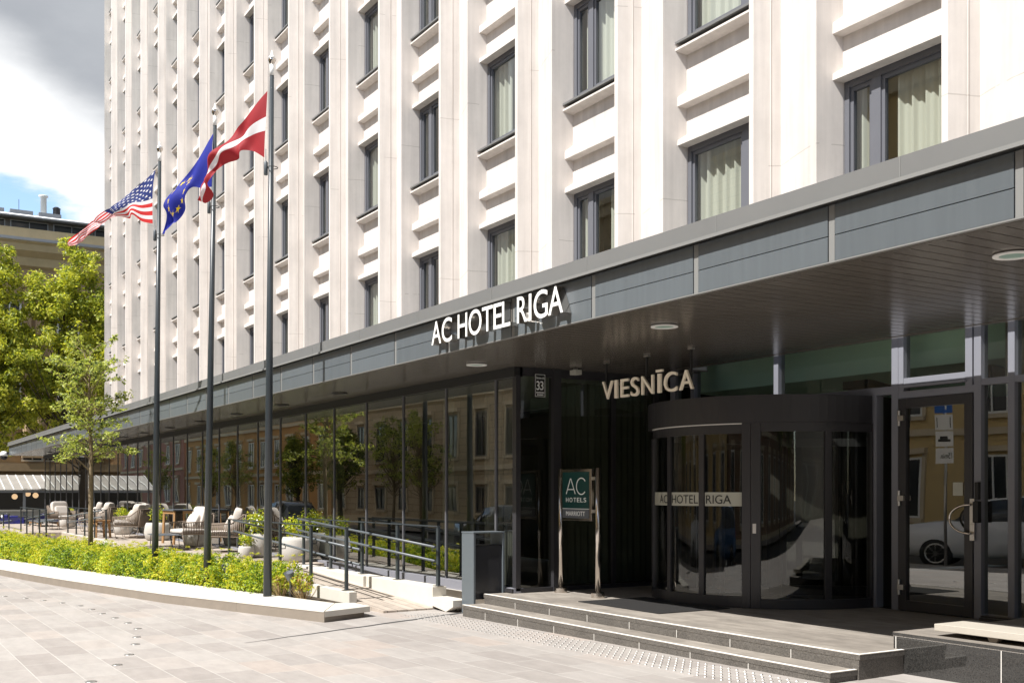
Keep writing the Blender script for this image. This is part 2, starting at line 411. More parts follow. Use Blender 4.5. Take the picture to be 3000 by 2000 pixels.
M['roofd'] = mat('dark_roof', (.16,.145,.13), .6, var=.3, vscale=2)
M['white'] = mat('white_paint', (.8,.8,.78), .5)
M['rubber'] = mat('black_rubber', (.02,.02,.02), .8)
M['mat'] = mat('black_bristle_mat', (.011,.010,.0095), .95, var=.2, vscale=60, bump=.8, bscale=200)
M['glassdoor'] = glass('side_door_glass', (.6,.62,.58), .2)
M['lensgreen'] = mat('frosted_lamp_lens', (.28,.42,.36), .3)
# ------------------------------------------------------------------ hotel
YW = 10.05; MOD = 2.8249; X0 = -8.932; HEAD = 6.47; FL = 3.08
ZS = 3.24; VF = 5.99
hotel = thing('hotel_building', (-30, 10.05, 0), 'cream ribbed hotel tower with a dark canopy and glazed ground floor', 'building')
PROF = [(1.62, YW), (1.665, 9.648), (1.743, 9.648), (1.87, 9.995), (2.747, 9.686), (2.8249, YW)]
KS = range(-3, 16)
def zvis(k):
    X = X0 - MOD*k; d = -X*.8541 + YW*.5201
    return 1.6 + 1440*d/3166
ROWS = {}
for k in KS:
    n = 0
    while 4.87+FL*n < zvis(k)+1.6: n += 1
    ROWS[k] = n if k >= 0 else 1
ZB, ZT = 3.76, 31.0
fw = MB()
for k in KS:
    xw = X0 - MOD*k
    pr = [(xw+a, b) for a, b in PROF]
    for (xa, ya), (xb, yb) in zip(pr, pr[1:]):
        fw.quad((xa,ya,ZB),(xb,yb,ZB),(xb,yb,ZT),(xa,ya,ZT))
    # slim raised joint cover two thirds along the fin's flank
    a, b = pr[2], pr[3]
    zlist = [ZB]
    for j in range(ROWS[k]):
        zlist += [4.87+FL*j, HEAD+FL*j]
    zlist.append(ZT)
    for za, zb in zip(zlist[::2], zlist[1::2]):
        fw.quad((xw,YW,za),(xw+1.62,YW,za),(xw+1.62,YW,zb),(xw,YW,zb))
    for j in range(ROWS[k]):
        zs, zh = 4.87+FL*j, HEAD+FL*j
        x0, x1, yi = xw, xw+1.62, YW+.2
        fw.quad((x0,YW,zs),(x1,YW,zs),(x1,yi,zs),(x0,yi,zs)); fw.quad((x0,YW,zh),(x1,YW,zh),(x1,yi,zh),(x0,yi,zh))
        fw.quad((x0,YW,zs),(x0,yi,zs),(x0,yi,zh),(x0,YW,zh)); fw.quad((x1,YW,zs),(x1,yi,zs),(x1,yi,zh),(x1,YW,zh))
    nl = max(ROWS[k]+2, 8)
    for j in range(nl):
        z = HEAD+FL*j
        if z > ZT-2: break
        fw.prism([(YW+.01,z-.012),(9.907,z),(9.907,z+.07),(YW+.01,z+.17)], xw-.045, xw+1.655)
        fw.prism([(YW+.01,z+.535),(9.907,z+.55),(9.907,z+.675),(YW+.01,z+.79)], xw-.045, xw+1.655)
        fw.prism([(YW+.01,z+1.285),(9.873,z+1.325),(9.873,z+1.355),(YW+.01,z+1.465)], xw-.055, xw+1.655)
xl = X0 - MOD*15
fw.quad((xl,YW,ZB),(xl-.078,9.686,ZB),(xl-.078,9.686,ZT),(xl,YW,ZT))
fw.quad((xl-.078,9.686,ZB),(xl-.955,9.995,ZB),(xl-.955,9.995,ZT),(xl-.078,9.686,ZT))
fw.quad((xl-.955,9.995,ZB),(xl-.955,24,ZB),(xl-.955,24,ZT),(xl-.955,9.995,ZT))
fw.quad((xl-.955,24,ZB),(0,24,ZB),(0,24,ZT),(xl-.955,24,ZT))
fw.quad((2.4,YW+.02,ZB),(xl-.955,YW+.02,ZB),(xl-.955,9.6,ZB),(2.4,9.6,ZB))
fw.quad((2.4,YW,ZB),(2.4,24,ZB),(2.4,24,ZT),(2.4,YW,ZT))
fw.quad((2.4,YW,ZT),(xl-.955,9.995,ZT),(xl-.955,24,ZT),(2.4,24,ZT))
fw.build('facade_wall', M['wall'], hotel, fix=False)
seam = MB()
for k in KS:
    xw = X0 - MOD*k
    ax, ay = xw+1.743, 9.648; bx, by = xw+1.87, 9.995
    px, py = ax+(bx-ax)*.64, ay+(by-ay)*.64
    seam.box(px-.004, px+.006, py-.012, py+.012, ZB+.01, ZT-.01)
seam.build('joint_cover', M['wall'], hotel, fix=False)

def window_proto(mirror, kind):
    W, H = 1.62, 1.6
    def fx(a, b): return (W-b, W-a) if mirror else (a, b)
    fr = MB()
    fr.box(.003,.075,YW+.02,YW+.11,.003,H-.003); fr.box(W-.075,W-.003,YW+.02,YW+.11,.003,H-.003)
    fr.box(.075,W-.075,YW+.022,YW+.112,.003,.085); fr.box(.075,W-.075,YW+.022,YW+.112,H-.085,H-.003)
    a, b = fx(.40,.53); fr.box(a,b,YW+.024,YW+.114,.085,H-.085)
    for a, b in (fx(.075,.40), fx(.53,W-.075)):
        fr.box(a,a+.045,YW+.045,YW+.10,.085,H-.085); fr.box(b-.045,b,YW+.045,YW+.10,.085,H-.085)
        fr.box(a+.045,b-.045,YW+.047,YW+.102,.085,.135); fr.box(a+.045,b-.045,YW+.047,YW+.102,H-.135,H-.085)
    og = (0, YW, 0)
    w = fr.build('window', M['frame'], None, og)
    pn = MB()
    for a, b in (fx(.12,.355), fx(.575,W-.12)):
        pn.quad((a,YW+.075,.135),(b,YW+.075,.135),(b,YW+.075,H-.135),(a,YW+.075,H-.135))
    p = pn.build('pane', M['glassw'], w, og, fix=False)
    spans = {0: [(.68,1.6),(.01,.2)], 1: [(.02,.42),(.72,1.6)], 2: [(1.0,1.6),(0,.3)], 3: [(.1,1.6)], 4: [(.78,1.6),(.02,.45)]}[kind]
    for a, b in spans:
        cu = MB()
        a, b = fx(a, b)
        n = int((b-a)*70)+4; ph = kind*1.7
        def fn(s, t, a=a, b=b, ph=ph):
            x = a+(b-a)*s
            return (x, YW+.19+.03*math.sin(x*34+ph)+.018*math.sin(x*71+ph*2)+.012*math.sin(x*15), .03+1.5*t)
        cu.grid(fn, n, 1)
        c = cu.build('curtain', M['curtain'], w, og, smooth=True, fix=False)
    sl = MB()
    sl.prism([(9.868,-.062),(9.868,-.032),(YW+.03,.004),(YW+.03,-.03)], -.05, W+.03)
    sl.build('sill', M['cap'], w, og)
    return w
protos = {(mi, kd): window_proto(mi, kd) for mi in (0, 1) for kd in range(5)}
used = set(); nw = 0; rest = []
cand = sorted(((k, j) for k in KS for j in range(ROWS[k])), key=lambda a: (-X0+MOD*a[0]) + 1.2*a[1])
for k, j in cand:
    xw = X0 - MOD*k; z = 4.87+FL*j
    key = (k % 2, [0,3,4,1,2,0,4][(k*3+j*2) % 7] if (k, j) != (0, 0) else 0)
    if nw >= 100 or k > 15:
        rest.append((xw, z)); continue
    src = protos[key]
    o = src if key not in used else copy_tree(src)
    used.add(key)
    o.parent = hotel; o.location = Vector((xw, YW, z)) - ORG['hotel_building']; nw += 1
for key, o in protos.items():
    if key not in used:
        for c in list(o.children): bpy.data.objects.remove(c)
        bpy.data.objects.remove(o)
if rest:
    rw = MB()
    for xw, z in rest:
        rw.box(xw+.003,xw+.09,YW+.02,YW+.11,z+.003,z+1.597); rw.box(xw+1.53,xw+1.617,YW+.02,YW+.11,z+.003,z+1.597)
        rw.box(xw+.09,xw+1.53,YW+.022,YW+.112,z+.003,z+.09); rw.box(xw+.09,xw+1.53,YW+.022,YW+.112,z+1.51,z+1.597)
        rw.box(xw+.09,xw+1.53,YW+.07,YW+.08,z+.09,z+1.51, 1); rw.box(xw+.4,xw+.52,YW+.024,YW+.114,z+.09,z+1.51)
    tag(rw.build('distant_windows', [M['frame'], M['glassw']], hotel), kind='stuff')
rm = MB(); rm.quad((3,11.1,3.9),(-52.2,11.1,3.9),(-52.2,11.1,30.9),(3,11.1,30.9))
for j in range(-1, 9): rm.box(-52.2, 3, YW+.25, 11.09, 7.35+FL*j-.12, 7.35+FL*j+.12)
for k in KS:
    rm.box(X0-MOD*k+2.2-.06, X0-MOD*k+2.2+.06, YW+.26, 11.08, 3.9, 30)
rm.build('room_interior', M['room'], hotel, fix=False)

# ---- canopy
XL, XR = -53.62, 2.0
cp = MB()
cp.box(XL+.05, XR, VF+.045, 7.36, ZS+.02, 3.72); cp.box(XL+.05, -11.25, 7.36, 9.98, ZS+.02, 3.70); cp.box(-11.25, XR, 7.36, 9.42, ZS+.02, 3.47)
cp.build('canopy_roof', M['cap'], hotel)
cap = MB()
cap.prism([(VF-.045,3.685),(VF-.045,3.83),(VF+.35,3.862),(VF+.35,3.72),(VF+.01,3.70)], XL-.04, XR)
cap.prism([(VF-.05,3.66),(VF-.075,3.655),(VF-.075,3.682),(VF-.03,3.684)], XL-.04, XR, 1)
for i in range(30): cap.box(-1.2-1.8*i-.003, -1.2-1.8*i+.004, VF-.048, VF-.04, 3.687, 3.828, 1)
cap.build('canopy_cap', [M['cap'], M['batten']], hotel)
fa = MB()
bx = [-3.97-1.4625*i for i in range(-4, 35)]
for a, b in zip(bx, bx[1:]):
    a2, b2 = max(b, XL)+.03, a-.03
    if a2 > b2: continue
    fa.box(a2+.004, b2-.004, VF, VF+.035, ZS+.012, 3.432); fa.box(a2+.004, b2-.004, VF, VF+.035, 3.438, 3.655)
fa.box(XL, XR, VF+.02, VF+.04, ZS+.014, 3.66, 1)
fa.box(XL, XL+.03, VF+.04, 9.6, ZS+.012, 3.655)
fa.build('fascia_panels', [M['fascia'], M['black']], hotel, bevel=.002)
fb = MB()
for a in bx:
    if a > XL+.05: fb.box(a-.027, a+.027, VF+.006, VF+.03, ZS+.006, 3.656)
fb.box(XL, XR, VF-.004, VF+.036, ZS+.001, ZS+.0105)
fb.build('fascia_strips', M['batten'], hotel)
so = MB()
so.box(XL+.04, XR, VF+.037, VF+.09, ZS-.004, ZS+.016)
x = XR
while x > XL+.1:
    x1 = x-.130; yb = 9.42 if x > -11.25 else (9.995 if x > -12.05 else 7.5)
    so.box(x1, x, VF+.093, yb, ZS, ZS+.018)
    x -= .1425
so.box(-11.25, XR, 9.42, 9.50, ZS-.006, 3.49)
so.build('soffit_boards', M['soffit'], hotel)
sg = MB(); sg.box(XL+.05, XR-.02, VF+.05, 9.4, ZS+.003, ZS+.0055); sg.build('soffit_backing', M['black'], hotel)
def downlight(x, y, lit):
    mb = MB()
    mb.lathe([(.135,-.012),(.135,-.002),(.095,-.002),(.095,-.012),(.135,-.012)], (x, y, ZS-.006), 32, 0, False)
    mb.v.append((0,0,0)); mb.v.pop()
    o = mb.build('downlight', M['white'] if lit else M['dark'], hotel, (x, y, ZS))
    l = MB(); l.lathe([(.0945,0),(.0945,.003)], (x, y, ZS-.012), 32); l.build('lens', M['lensgreen'] if lit else M['black'], o, (x, y, ZS), fix=False)
for x in (-.8, -4.567, -8.325, -12.09): downlight(x, 6.83, True)
for i in range(12): downlight(-16.8-2.82*i, 6.88, False)

# ---- glazed ground floor along the terrace
gl = MB()
gl.box(-53.3, -12.05, 7.37, 7.52, .20, .335)
gfac = gl.build('glass_front', [M['sillrail']], hotel)
hd = MB(); hd.box(-53.28,-12.06,7.38,7.505,3.11,ZS-.002); hd.build('head_channel', M['black'], gfac)
MX = [-12.61-1.4437*i for i in range(29)]
for x in MX:
    m = MB(); m.box(x-.017, x+.017, 7.412, 7.455, .335, 3.11); m.build('mullion', M['mull'], gfac, (x, 7.43, .335))
gx = [-12.13] + MX
for a, b in zip(gx, gx[1:]):
    m = MB(); m.quad((b+.017,7.43,.335),(a-.017,7.43,.335),(a-.017,7.43,3.11),(b+.017,7.43,3.11))
    m.build('pane', M['glassf'], gfac, ((a+b)/2, 7.43, .335), fix=False)
bs = MB(); bs.box(-53.2, -12.12, 7.47, 7.6, -.7, .20); bs.box(-53.25, -12.08, 7.345, 7.60, .195, .199)
bs.build('plinth_wall', M['stone'], hotel)
# return of the glazed bay beside the entrance
rt = MB()
rt.box(-12.14,-12.05,7.40,7.47,.30,3.13); rt.box(-12.34,-12.055,7.34,7.40,.285,.33); rt.box(-12.115,-12.045,7.47,7.98,.285,.332)
rt.box(-12.15,-12.03,7.98,8.10,.276,ZS-.003); rt.box(-12.14,-12.06,8.10,10.05,.276,.33); rt.box(-12.14,-12.06,7.47,10.05,3.13,ZS-.002)
rt.box(-12.13,-12.07,8.98,9.04,.33,3.13); rt.box(-12.13,-12.07,9.72,9.80,.33,3.13)
brt = rt.build('bay_return', M['dark'], hotel)
for a, b in ((7.47,7.98),(8.10,8.98),(9.04,9.72),(9.80,10.05)):
    m = MB(); m.quad((-12.10,a,.332),(-12.10,b,.332),(-12.10,b,3.13),(-12.10,a,3.13)); m.build('pane', M['glassd'], brt, fix=False)
cb = MB()
def wav(x, y0, y1, z0, z1, cbm):
    n = int(abs(y1-y0)*60)
    cbm.grid(lambda s, t: (x+.03*math.sin((y0+(y1-y0)*s)*55)+.02*math.sin((y0+(y1-y0)*s)*23), y0+(y1-y0)*s, z0+(z1-z0)*t), n, 1)
wav(-12.32, 8.12, 10.0, .33, 3.1, cb)
cb.build('dark_curtain', M['curtaind'], hotel, smooth=True, fix=False)
for xx, dx, yy, w in [(-12.42,.25,7.62,30),(-13.15,.5,7.85,40)]+[(x_,.6,7.85,44) for x_ in (-19.3,-26.3,-33.6,-40.8)]:
    pc = MB(); pc.grid(lambda s, t: (xx-dx*s, yy+.033*math.sin(s*w), .33+2.7*t), 40, 1); pc.build('pale_curtain', M['curtain'], hotel, (xx,yy,.33), smooth=True, fix=False)
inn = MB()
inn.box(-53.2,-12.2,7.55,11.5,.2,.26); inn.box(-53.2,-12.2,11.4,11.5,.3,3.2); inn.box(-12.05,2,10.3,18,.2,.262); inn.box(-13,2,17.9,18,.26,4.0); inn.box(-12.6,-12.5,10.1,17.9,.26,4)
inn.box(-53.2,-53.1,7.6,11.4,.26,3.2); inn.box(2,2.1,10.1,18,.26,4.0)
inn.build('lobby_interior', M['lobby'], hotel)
ce = MB(); ce.box(-53,-12.3,7.6,11.3,3.2,3.235); ce.build('cafe_ceiling', M['room'], hotel)
for x in (-16.2,-21.9,-27.6,-33.2,-39):
    cols = MB(); cols.box(x-.2,x+.2,8.6,9.0,.26,3.2); cols.build('inner_column', M['room'], hotel, (x,8.8,.26))
gb = MB(); gb.prism([(10.42,3.02),(10.40,3.5),(12.5,3.5),(12.5,2.82),(11.6,2.9),(10.9,3.0)], -12.0, 1.9); gb.build('green_bulkhead', M['green'], hotel)

# ---- entrance wall at the back of the porch
ew = MB()
def post(x0, x1, z0=.276, z1=3.6, y0=10.0, y1=10.12): ew.box(x0, x1, y0, y1, z0, z1)
post(-12.06,-11.95); post(-11.62,-11.54); post(-10.02,-9.94, 2.70); post(-8.47,-8.40,.276,2.70)
post(-8.19,-8.10); post(-8.098,-8.03, 2.705, 3.6, 10.002, 10.122); post(-7.245,-7.16, 2.705, 3.6, 10.002,10.122); post(-7.14,-7.055); post(-6.75,-6.675); post(-6.30,-6.22); post(-5.2,-5.1); post(-3.7,-3.6); post(-2.2,-2.1)
ew.box(-11.95,-8.19,10.003,10.118,2.70,2.79); ew.box(-8.10,-7.14,10.003,10.118,2.64,2.72); ew.box(-8.03,-7.245,10.006,10.116,2.765,2.865); ew.box(-8.05,-7.225,9.965,10.0,2.755,2.785)
ew.box(-7.055,-1,10.003,10.118,2.71,2.775); ew.box(-7.055,-1,10.003,10.118,.30,.33); ew.box(-11.95,-11.62,10.003,10.118,.276,.34)
ewo = ew.build('entrance_frame', M['eframe'], hotel, bevel=.003)
def pane(x0, x1, z0, z1, y=10.06, par=None):
    m = MB(); m.quad((x0,y,z0),(x1,y,z0),(x1,y,z1),(x0,y,z1)); return m.build('pane', M['glassdoor'] if (par or x0 > -7.2) else M['glassd'], par or ewo, fix=False)
pane(-11.95,-10.02,2.79,3.6); pane(-9.94,-8.19,2.79,3.6); pane(-8.03,-7.245,2.865,3.6); pane(-11.95,-11.62,.34,2.70)
for a, b in ((-7.055,-6.75),(-6.675,-6.30),(-6.22,-5.2),(-5.1,-3.7),(-3.6,-2.2)):
    pane(a, b, 2.775, 3.6); pane(a, b, .33, 2.71)
lw = MB(); lw.grid(lambda s, t: (-6.98+.26*s, 10.3+.03*math.sin(s*26), 2.78+.75*t), 30, 1); lw.build('lace_curtain', M['curtain'], hotel, smooth=True, fix=False)
lb = MB(); lb.box(-7.75,-7.45,10.75,11.1,2.85,3.15); lb.build('duct_box', M['dark'], hotel)
lb = MB(); lb.box(-9.6,-9.2,10.8,11.3,2.9,3.12); lb.build('duct_box', M['dark'], hotel)
wl = MB(); wl.box(-6.98,-1,9.86,9.99,.275,.312); wl.box(-6.99,-1,9.90,9.995,.312,.33); wl.build('window_step', M['dark'], hotel)
# side door
dl = MB()
dl.box(-8.085,-7.985,9.985,10.045,.285,2.635); dl.box(-7.245,-7.145,9.985,10.045,.285,2.635)
dl.box(-7.985,-7.245,9.987,10.043,.285,.395); dl.box(-7.985,-7.245,9.987,10.043,2.53,2.635)
door = dl.build('side_door', M['dark'], hotel, bevel=.003)
pane(-7.985,-7.245,.395,2.53,10.02,door)
hn = MB()
cx, cz, rr = -7.13, 1.315, .15
pts = [(-7.14,9.985,cz+rr),(-7.14,9.93,cz+rr)] + [(-7.145-.235*math.sin(PI*i/12),9.925,cz+rr*math.cos(PI*i/12)) for i in range(13)] + [(-7.14,9.93,cz-rr),(-7.14,9.985,cz-rr)]
hn.tube(pts, .013, 10); hn.build('handle', M['steel'], door, smooth=True)
lp = MB(); lp.box(-7.17,-7.115,9.972,9.984,1.09,1.53); lp.lathe([(.012,0),(.012,.01)], (-7.145,9.968,1.26), 10); lp.build('lock_plate', M['alu'], door, bevel=.002)
for z in (2.42, 1.53, .54):
    h = MB(); h.tube([(-8.06,9.965,z-.085),(-8.06,9.965,z-.03)], .016, 10); h.tube([(-8.06,9.965,z+.03),(-8.06,9.965,z+.085)], .016, 10); h.box(-8.075,-7.995,9.955,9.983,z-.028,z+.028)
    h.build('hinge', M['alu'], door, (-8.06,9.965,z))
for x in (-8.0,-7.27):
    pass
ip = MB(); ip.box(-7.10,-7.055,9.955,9.998,1.52,1.70); ip.box(-7.112,-7.048,9.94,9.998,1.28,1.50); ip.build('door_entry_panel', M['black'], hotel, bevel=.004)
st = MB(); st.box(-7.40,-7.28,10.012,10.017,1.56,1.70); st.build('window_sticker', M['band'], door)

# ---- revolving door
C = (-10.0, 9.95); r = 1.54
rd = MB(); rd.arc(C, r-.12, r+.02, -181, 1, 2.385, 2.70, 48); rd.arc(C, .01, r-.12, -181, 1, 2.60, 2.64, 48)
rdo = rd.build('revolving_door', M['dark'], hotel, (C[0], C[1], .273), bevel=.004)
O = (C[0], C[1], .273)
def sub(name, fn, mt='dark', **kw):
    m = MB(); fn(m); return m.build(name, M[mt], rdo, O, **kw)
sub('base_ring', lambda m: (m.arc(C, r-.10, r-.02, -123, -57, .276, .40, 20), m.arc(C, r-.04, r+.012, -50, 6, .276, .385, 20), m.arc(C, r-.1, r-.03, -178, -123, .276, .40, 14)))
sub('top_rail', lambda m: (m.arc(C, r-.10, r-.035, -123, -57, 2.27, 2.383, 20), m.arc(C, r-.04, r+.010, -50, 6, 2.285, 2.383, 20)))
sub('light_strip', lambda m: m.arc(C, r-.035, r-.012, -119, -57, 2.374, 2.383, 20), 'nosing')
def rpost(a0, a1, r0, r1, z0=.40, z1=2.27): sub('post', lambda m: m.arc(C, r0, r1, a0, a1, z0, z1, 3), bevel=.003)
rpost(-124.5,-119.5,r-.10,r-.02); rpost(-100.1,-97.4,r-.085,r-.03); rpost(-78.5,-75.7,r-.085,r-.03)
rpost(-57.3,-53.6,r-.09,r+.012,.276,2.384); rpost(-53.4,-49.4,r-.06,r+.022,.276,2.384); rpost(-22.6,-19.5,r-.04,r+.008,.385,2.285); rpost(1,5,r-.06,r+.02,.276,2.384); rpost(-180,-176,r-.1,r,.276,2.384)
def cpane(a0, a1, rr, z0, z1):
    m = MB(); m.grid(lambda s, t: (C[0]+rr*math.cos(R(a0+(a1-a0)*s)), C[1]+rr*math.sin(R(a0+(a1-a0)*s)), z0+(z1-z0)*t), 12, 1)
    m.build('curved_pane', M['glassd'], rdo, O, smooth=True, fix=False)
cpane(-119.5,-100.1,r-.055,.40,2.27); cpane(-97.4,-78.5,r-.055,.40,2.27); cpane(-75.7,-57.3,r-.055,.40,2.27)
cpane(-49.4,-22.6,r-.015,.385,2.285); cpane(-19.5,1,r-.015,.385,2.285); cpane(-176,-124.5,r-.055,.40,2.27)
bd = MB()
for a0, a1 in ((-119.4,-100.2),(-97.3,-78.6),(-75.6,-57.4)):
    bd.grid(lambda s, t: (C[0]+(r-.05)*math.cos(R(a0+(a1-a0)*s)), C[1]+(r-.05)*math.sin(R(a0+(a1-a0)*s)), 1.435+.16*t), 10, 1)
bd.build('name_band', M['band'], rdo, O, smooth=True, fix=False)
nt_ = MB()
def wrap(word, a0, a1, z0=1.462, z1=1.563):
    vs, fs = fit_glyph(word, a0, a1, z0, z1, 0, .001)
    nt_.add([(C[0]+(r-.046)*math.cos(R(v[0])), C[1]+(r-.046)*math.sin(R(v[0])), v[2]) for v in vs], fs)
wrap('AC', -109.5, -100.6); wrap('HOTEL', -96.8, -79.3); wrap('RIGA', -74.9, -62.6)
nt_.build('name_lettering', M['inkdark'], rdo, O, fix=False)
sub('push_button', lambda m: m.arc(C, r+.022, r+.032, -52.6, -51.2, 1.13, 1.24, 2), 'alu')
def wing(ang):
    m = MB(); a = R(ang); d = Vector((math.cos(a), math.sin(a), 0))
    c = Vector((C[0], C[1], 0))
    def p(rr, z): return c + d*rr + Vector((0,0,z))
    m.bar(p(.12,.36), p(1.36,.36), .05, .12); m.bar(p(.12,2.22), p(1.36,2.22), .05, .1); m.bar(p(1.34,.42), p(1.34,2.17), .05, .05); m.bar(p(.14,.42), p(.14,2.17), .06, .06)
    m.build('door_wing', M['dark'], rdo, O)
    g = MB(); q0 = p(.17,.42); q1 = p(1.31,.42); q2 = p(1.31,2.17); q3 = p(.17,2.17); g.quad(q0,q1,q2,q3); g.build('wing_pane', M['glassd'], rdo, O, fix=False)
for a in (-70, 50, 170): wing(a)
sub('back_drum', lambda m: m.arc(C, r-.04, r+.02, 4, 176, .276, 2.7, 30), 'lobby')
# ------------------------------------------------------------------ ground
def gz(X, Y):
    return .0095*(min(max(X, -75), -5)+12.2) + .012*(min(max(Y, -3), 12)-6.65)
def sheet(name, xs, ys, mt, dz=0, kind='structure'):
    m = MB()
    nx, ny = len(xs), len(ys)
    vs = [(x, y, gz(x, y)+dz) for y in ys for x in xs]
    fs = [(j*nx+i, j*nx+i+1, (j+1)*nx+i+1, (j+1)*nx+i) for j in range(ny-1) for i in range(nx-1)]
    m.add(vs, fs)
    return tag(m.build(name, mt, None, (0,0,0), fix=False), kind=kind)
sheet('ground', [-600,-200,-75,-60,-40,-20,-5,40,600], [-600,-60,-3,3,12,60,600], M['asphalt'], -.16)
sheet('plaza_pavement', [-57,-40,-30,-20,-12,-5,20,60], [-2.2,-1,2,5,8,12], M['paver'], 0)
kb = MB()
for x in range(-57, 60, 3): kb.slab([(x+.003,-2.35),(x+2.997,-2.35),(x+2.997,-2.203),(x+.003,-2.203)], lambda a, b: gz(a,b)-.2, lambda a, b: gz(a,b)+.004)
tag(kb.build('plaza_kerb', M['stoneface'], None, (0,0,0)), kind='structure')
sheet('road', [-600,-200,-75,-57,-40,-20,-5,40,600], [-10.5,-6,-2.35], M['asphalt'], -.12)
sheet('far_pavement', [-120,-75,-40,-20,-5,40,60], [-14.2,-10.5], M['paver'], 0)

# tactile strip with domes
td = MB(); x0, x1, y0, y1 = -12.75, -5.9, 6.06, 6.62
td.slab([(x0,y0),(x1,y0),(x1,y1),(x0,y1)], lambda a,b: gz(a,b)-.02, lambda a,b: gz(a,b)+.004)
i = 0
x = x0+.04
while x < x1:
    for j in range(6):
        y = y0+.05+.09*j
        z = gz(x, y)+.004
        vs = [(x+rr*math.cos(PI*k/4), y+rr*math.sin(PI*k/4), z+h) for rr, h in ((.015,0),(.010,.006)) for k in range(8)]
        td.add(vs, [(k,(k+1)%8,(k+1)%8+8,k+8) for k in range(8)]+[tuple(range(8,16))], 1)
    x += .10
tag(td.build('tactile_paving', [M['paver'], M['alu']], None, (0,0,0)), kind='structure')

# ------------------------------------------------------------------ steps
stp = thing('entrance_steps', (-9.1, 7.0, 0), 'dark granite entrance steps with white nosing strips', 'steps')
P0 = .273
m = MB()
m.box(-12.195,-6.06,7.006,10.06,-.1,P0-.046, 0); m.box(-12.206,-6.085,6.692,7.006,-.1,.149-.046, 0)
m.box(-12.208,-6.048,7.002,10.05,P0-.044,P0-.0042, 0); m.box(-12.218,-6.073,6.687,7.001,.149-.044,.149-.0042, 0)
for k in range(9): pass
m.build('riser_block', M['granite'], stp)
m = MB()
m.box(-12.208,-6.047,7.002,10.05,P0-.004,P0); m.build('landing', M['tread'], stp)
m = MB(); m.box(-12.218,-6.072,6.687,7.0,.149-.004,.149); m.build('lower_tread', M['tread'], stp)
m = MB()
m.box(-12.2,-6.05,7.004,7.034,P0-.004,P0+.0035); m.box(-6.08,-6.05,7.034,7.56,P0-.004,P0+.0035); m.build('upper_nosing', M['nosing'], stp)
m = MB(); m.box(-12.21,-6.075,6.689,6.719,.145,.1525); m.box(-6.105,-6.075,6.719,7.0,.145,.1525); m.build('lower_nosing', M['nosing'], stp)
m = MB()
for x in [-12.2+.77*i for i in range(1, 8)]:
    m.box(x-.003,x+.003,7.0048,7.0075,.15,P0-.046); m.box(x-.2-.003,x-.2+.003,6.6908,6.6935,0,.103)
m.box(-12.19,-6.07,7.0055,7.008,P0-.0458,P0-.0443); m.box(-12.2,-6.09,6.6915,6.694,.1032,.1047)
m.build('grout_lines', M['nosing'], stp)
pl = thing('granite_plinth', (-4, 8.8, 0), 'polished black granite plinth right of the steps', 'plinth')
m = MB(); m.box(-6.16,-.5,7.55,9.86,-.1,.383); m.build('polished_face', M['polish'], pl)
m = MB(); m.box(-6.165,-.5,7.543,9.855,.3835,.409); m.build('top_slab', M['polish'], pl)
m = MB(); m.box(-6.163,-.5,7.545,9.853,.4092,.413); m.build('top_sheet', M['tread'], pl)
m = MB(); m.box(-6.163,-.5,7.5475,7.5495,.377,.3832); 
for x in (-6.135,-5.15,-4.15,-3.15): m.box(x-.003,x+.003,7.5472,7.5498,-.05,.383)
m.build('grout_lines', M['nosing'], pl)
be = thing('stone_bench', (-4.4, 7.85, .413), 'pale slab bench on short feet on the granite plinth', 'bench')
m = MB(); m.box(-5.81,-2.6,7.62,8.10,.457,.513); m.build('slab', M['benchstone'], be, bevel=.004)
for x in (-5.3,-3.2):
    for y in (7.66, 8.0):
        m = MB(); m.add([(x-.05,y,.457),(x+.05,y,.457),(x+.03,y,.4135),(x-.03,y,.4135),(x-.05,y+.06,.457),(x+.05,y+.06,.457),(x+.03,y+.06,.4135),(x-.03,y+.06,.4135)], [(0,1,2,3),(7,6,5,4),(0,4,5,1),(1,5,6,2),(2,6,7,3),(3,7,4,0)])
        m.build('foot', M['stoneface'], be)
m = MB(); m.box(-10.73,-9.2,7.47,8.5,P0+.001,P0+.009); dm = m.build('door_mat', M['mat'])
tag(dm, 'black bristle doormat on the landing before the revolving door', 'doormat')

# ------------------------------------------------------------------ signs
sg_ = thing('hotel_name_sign', (-10.1, 5.93, 3.35), 'white raised capital letters reading AC HOTEL RIGA on the canopy edge', 'sign')
for ch, a, b, zd in [('A',-11.516,-11.272,0),('C',-11.254,-11.003,.006),('H',-10.863,-10.639,0),('O',-10.604,-10.315,.006),('T',-10.302,-10.072,0),('E',-10.053,-9.879,0),('L',-9.872,-9.705,0),('R',-9.57,-9.375,0),('I',-9.34,-9.291,0),('G',-9.247,-8.989,.006),('A',-8.979,-8.717,0)]:
    mb = MB(); vs, fs = fit_glyph(ch, a, b, 3.346-zd, 3.618+zd, 5.888, 5.986, .004 if ch != 'I' else 0)
    mb.add(vs, fs)
    o = mb.build('letter', [M['letter'], M['steel']], sg_, ((a+b)/2, 5.93, 3.346), fix=False)
    for p in o.data.polygons: p.material_index = 0 if p.normal.y < -.9 else 1
vs_ = thing('hanging_sign', (-10.2, 8.11, 2.88), 'champagne letters reading VIESNICA hung from the canopy ceiling', 'sign')
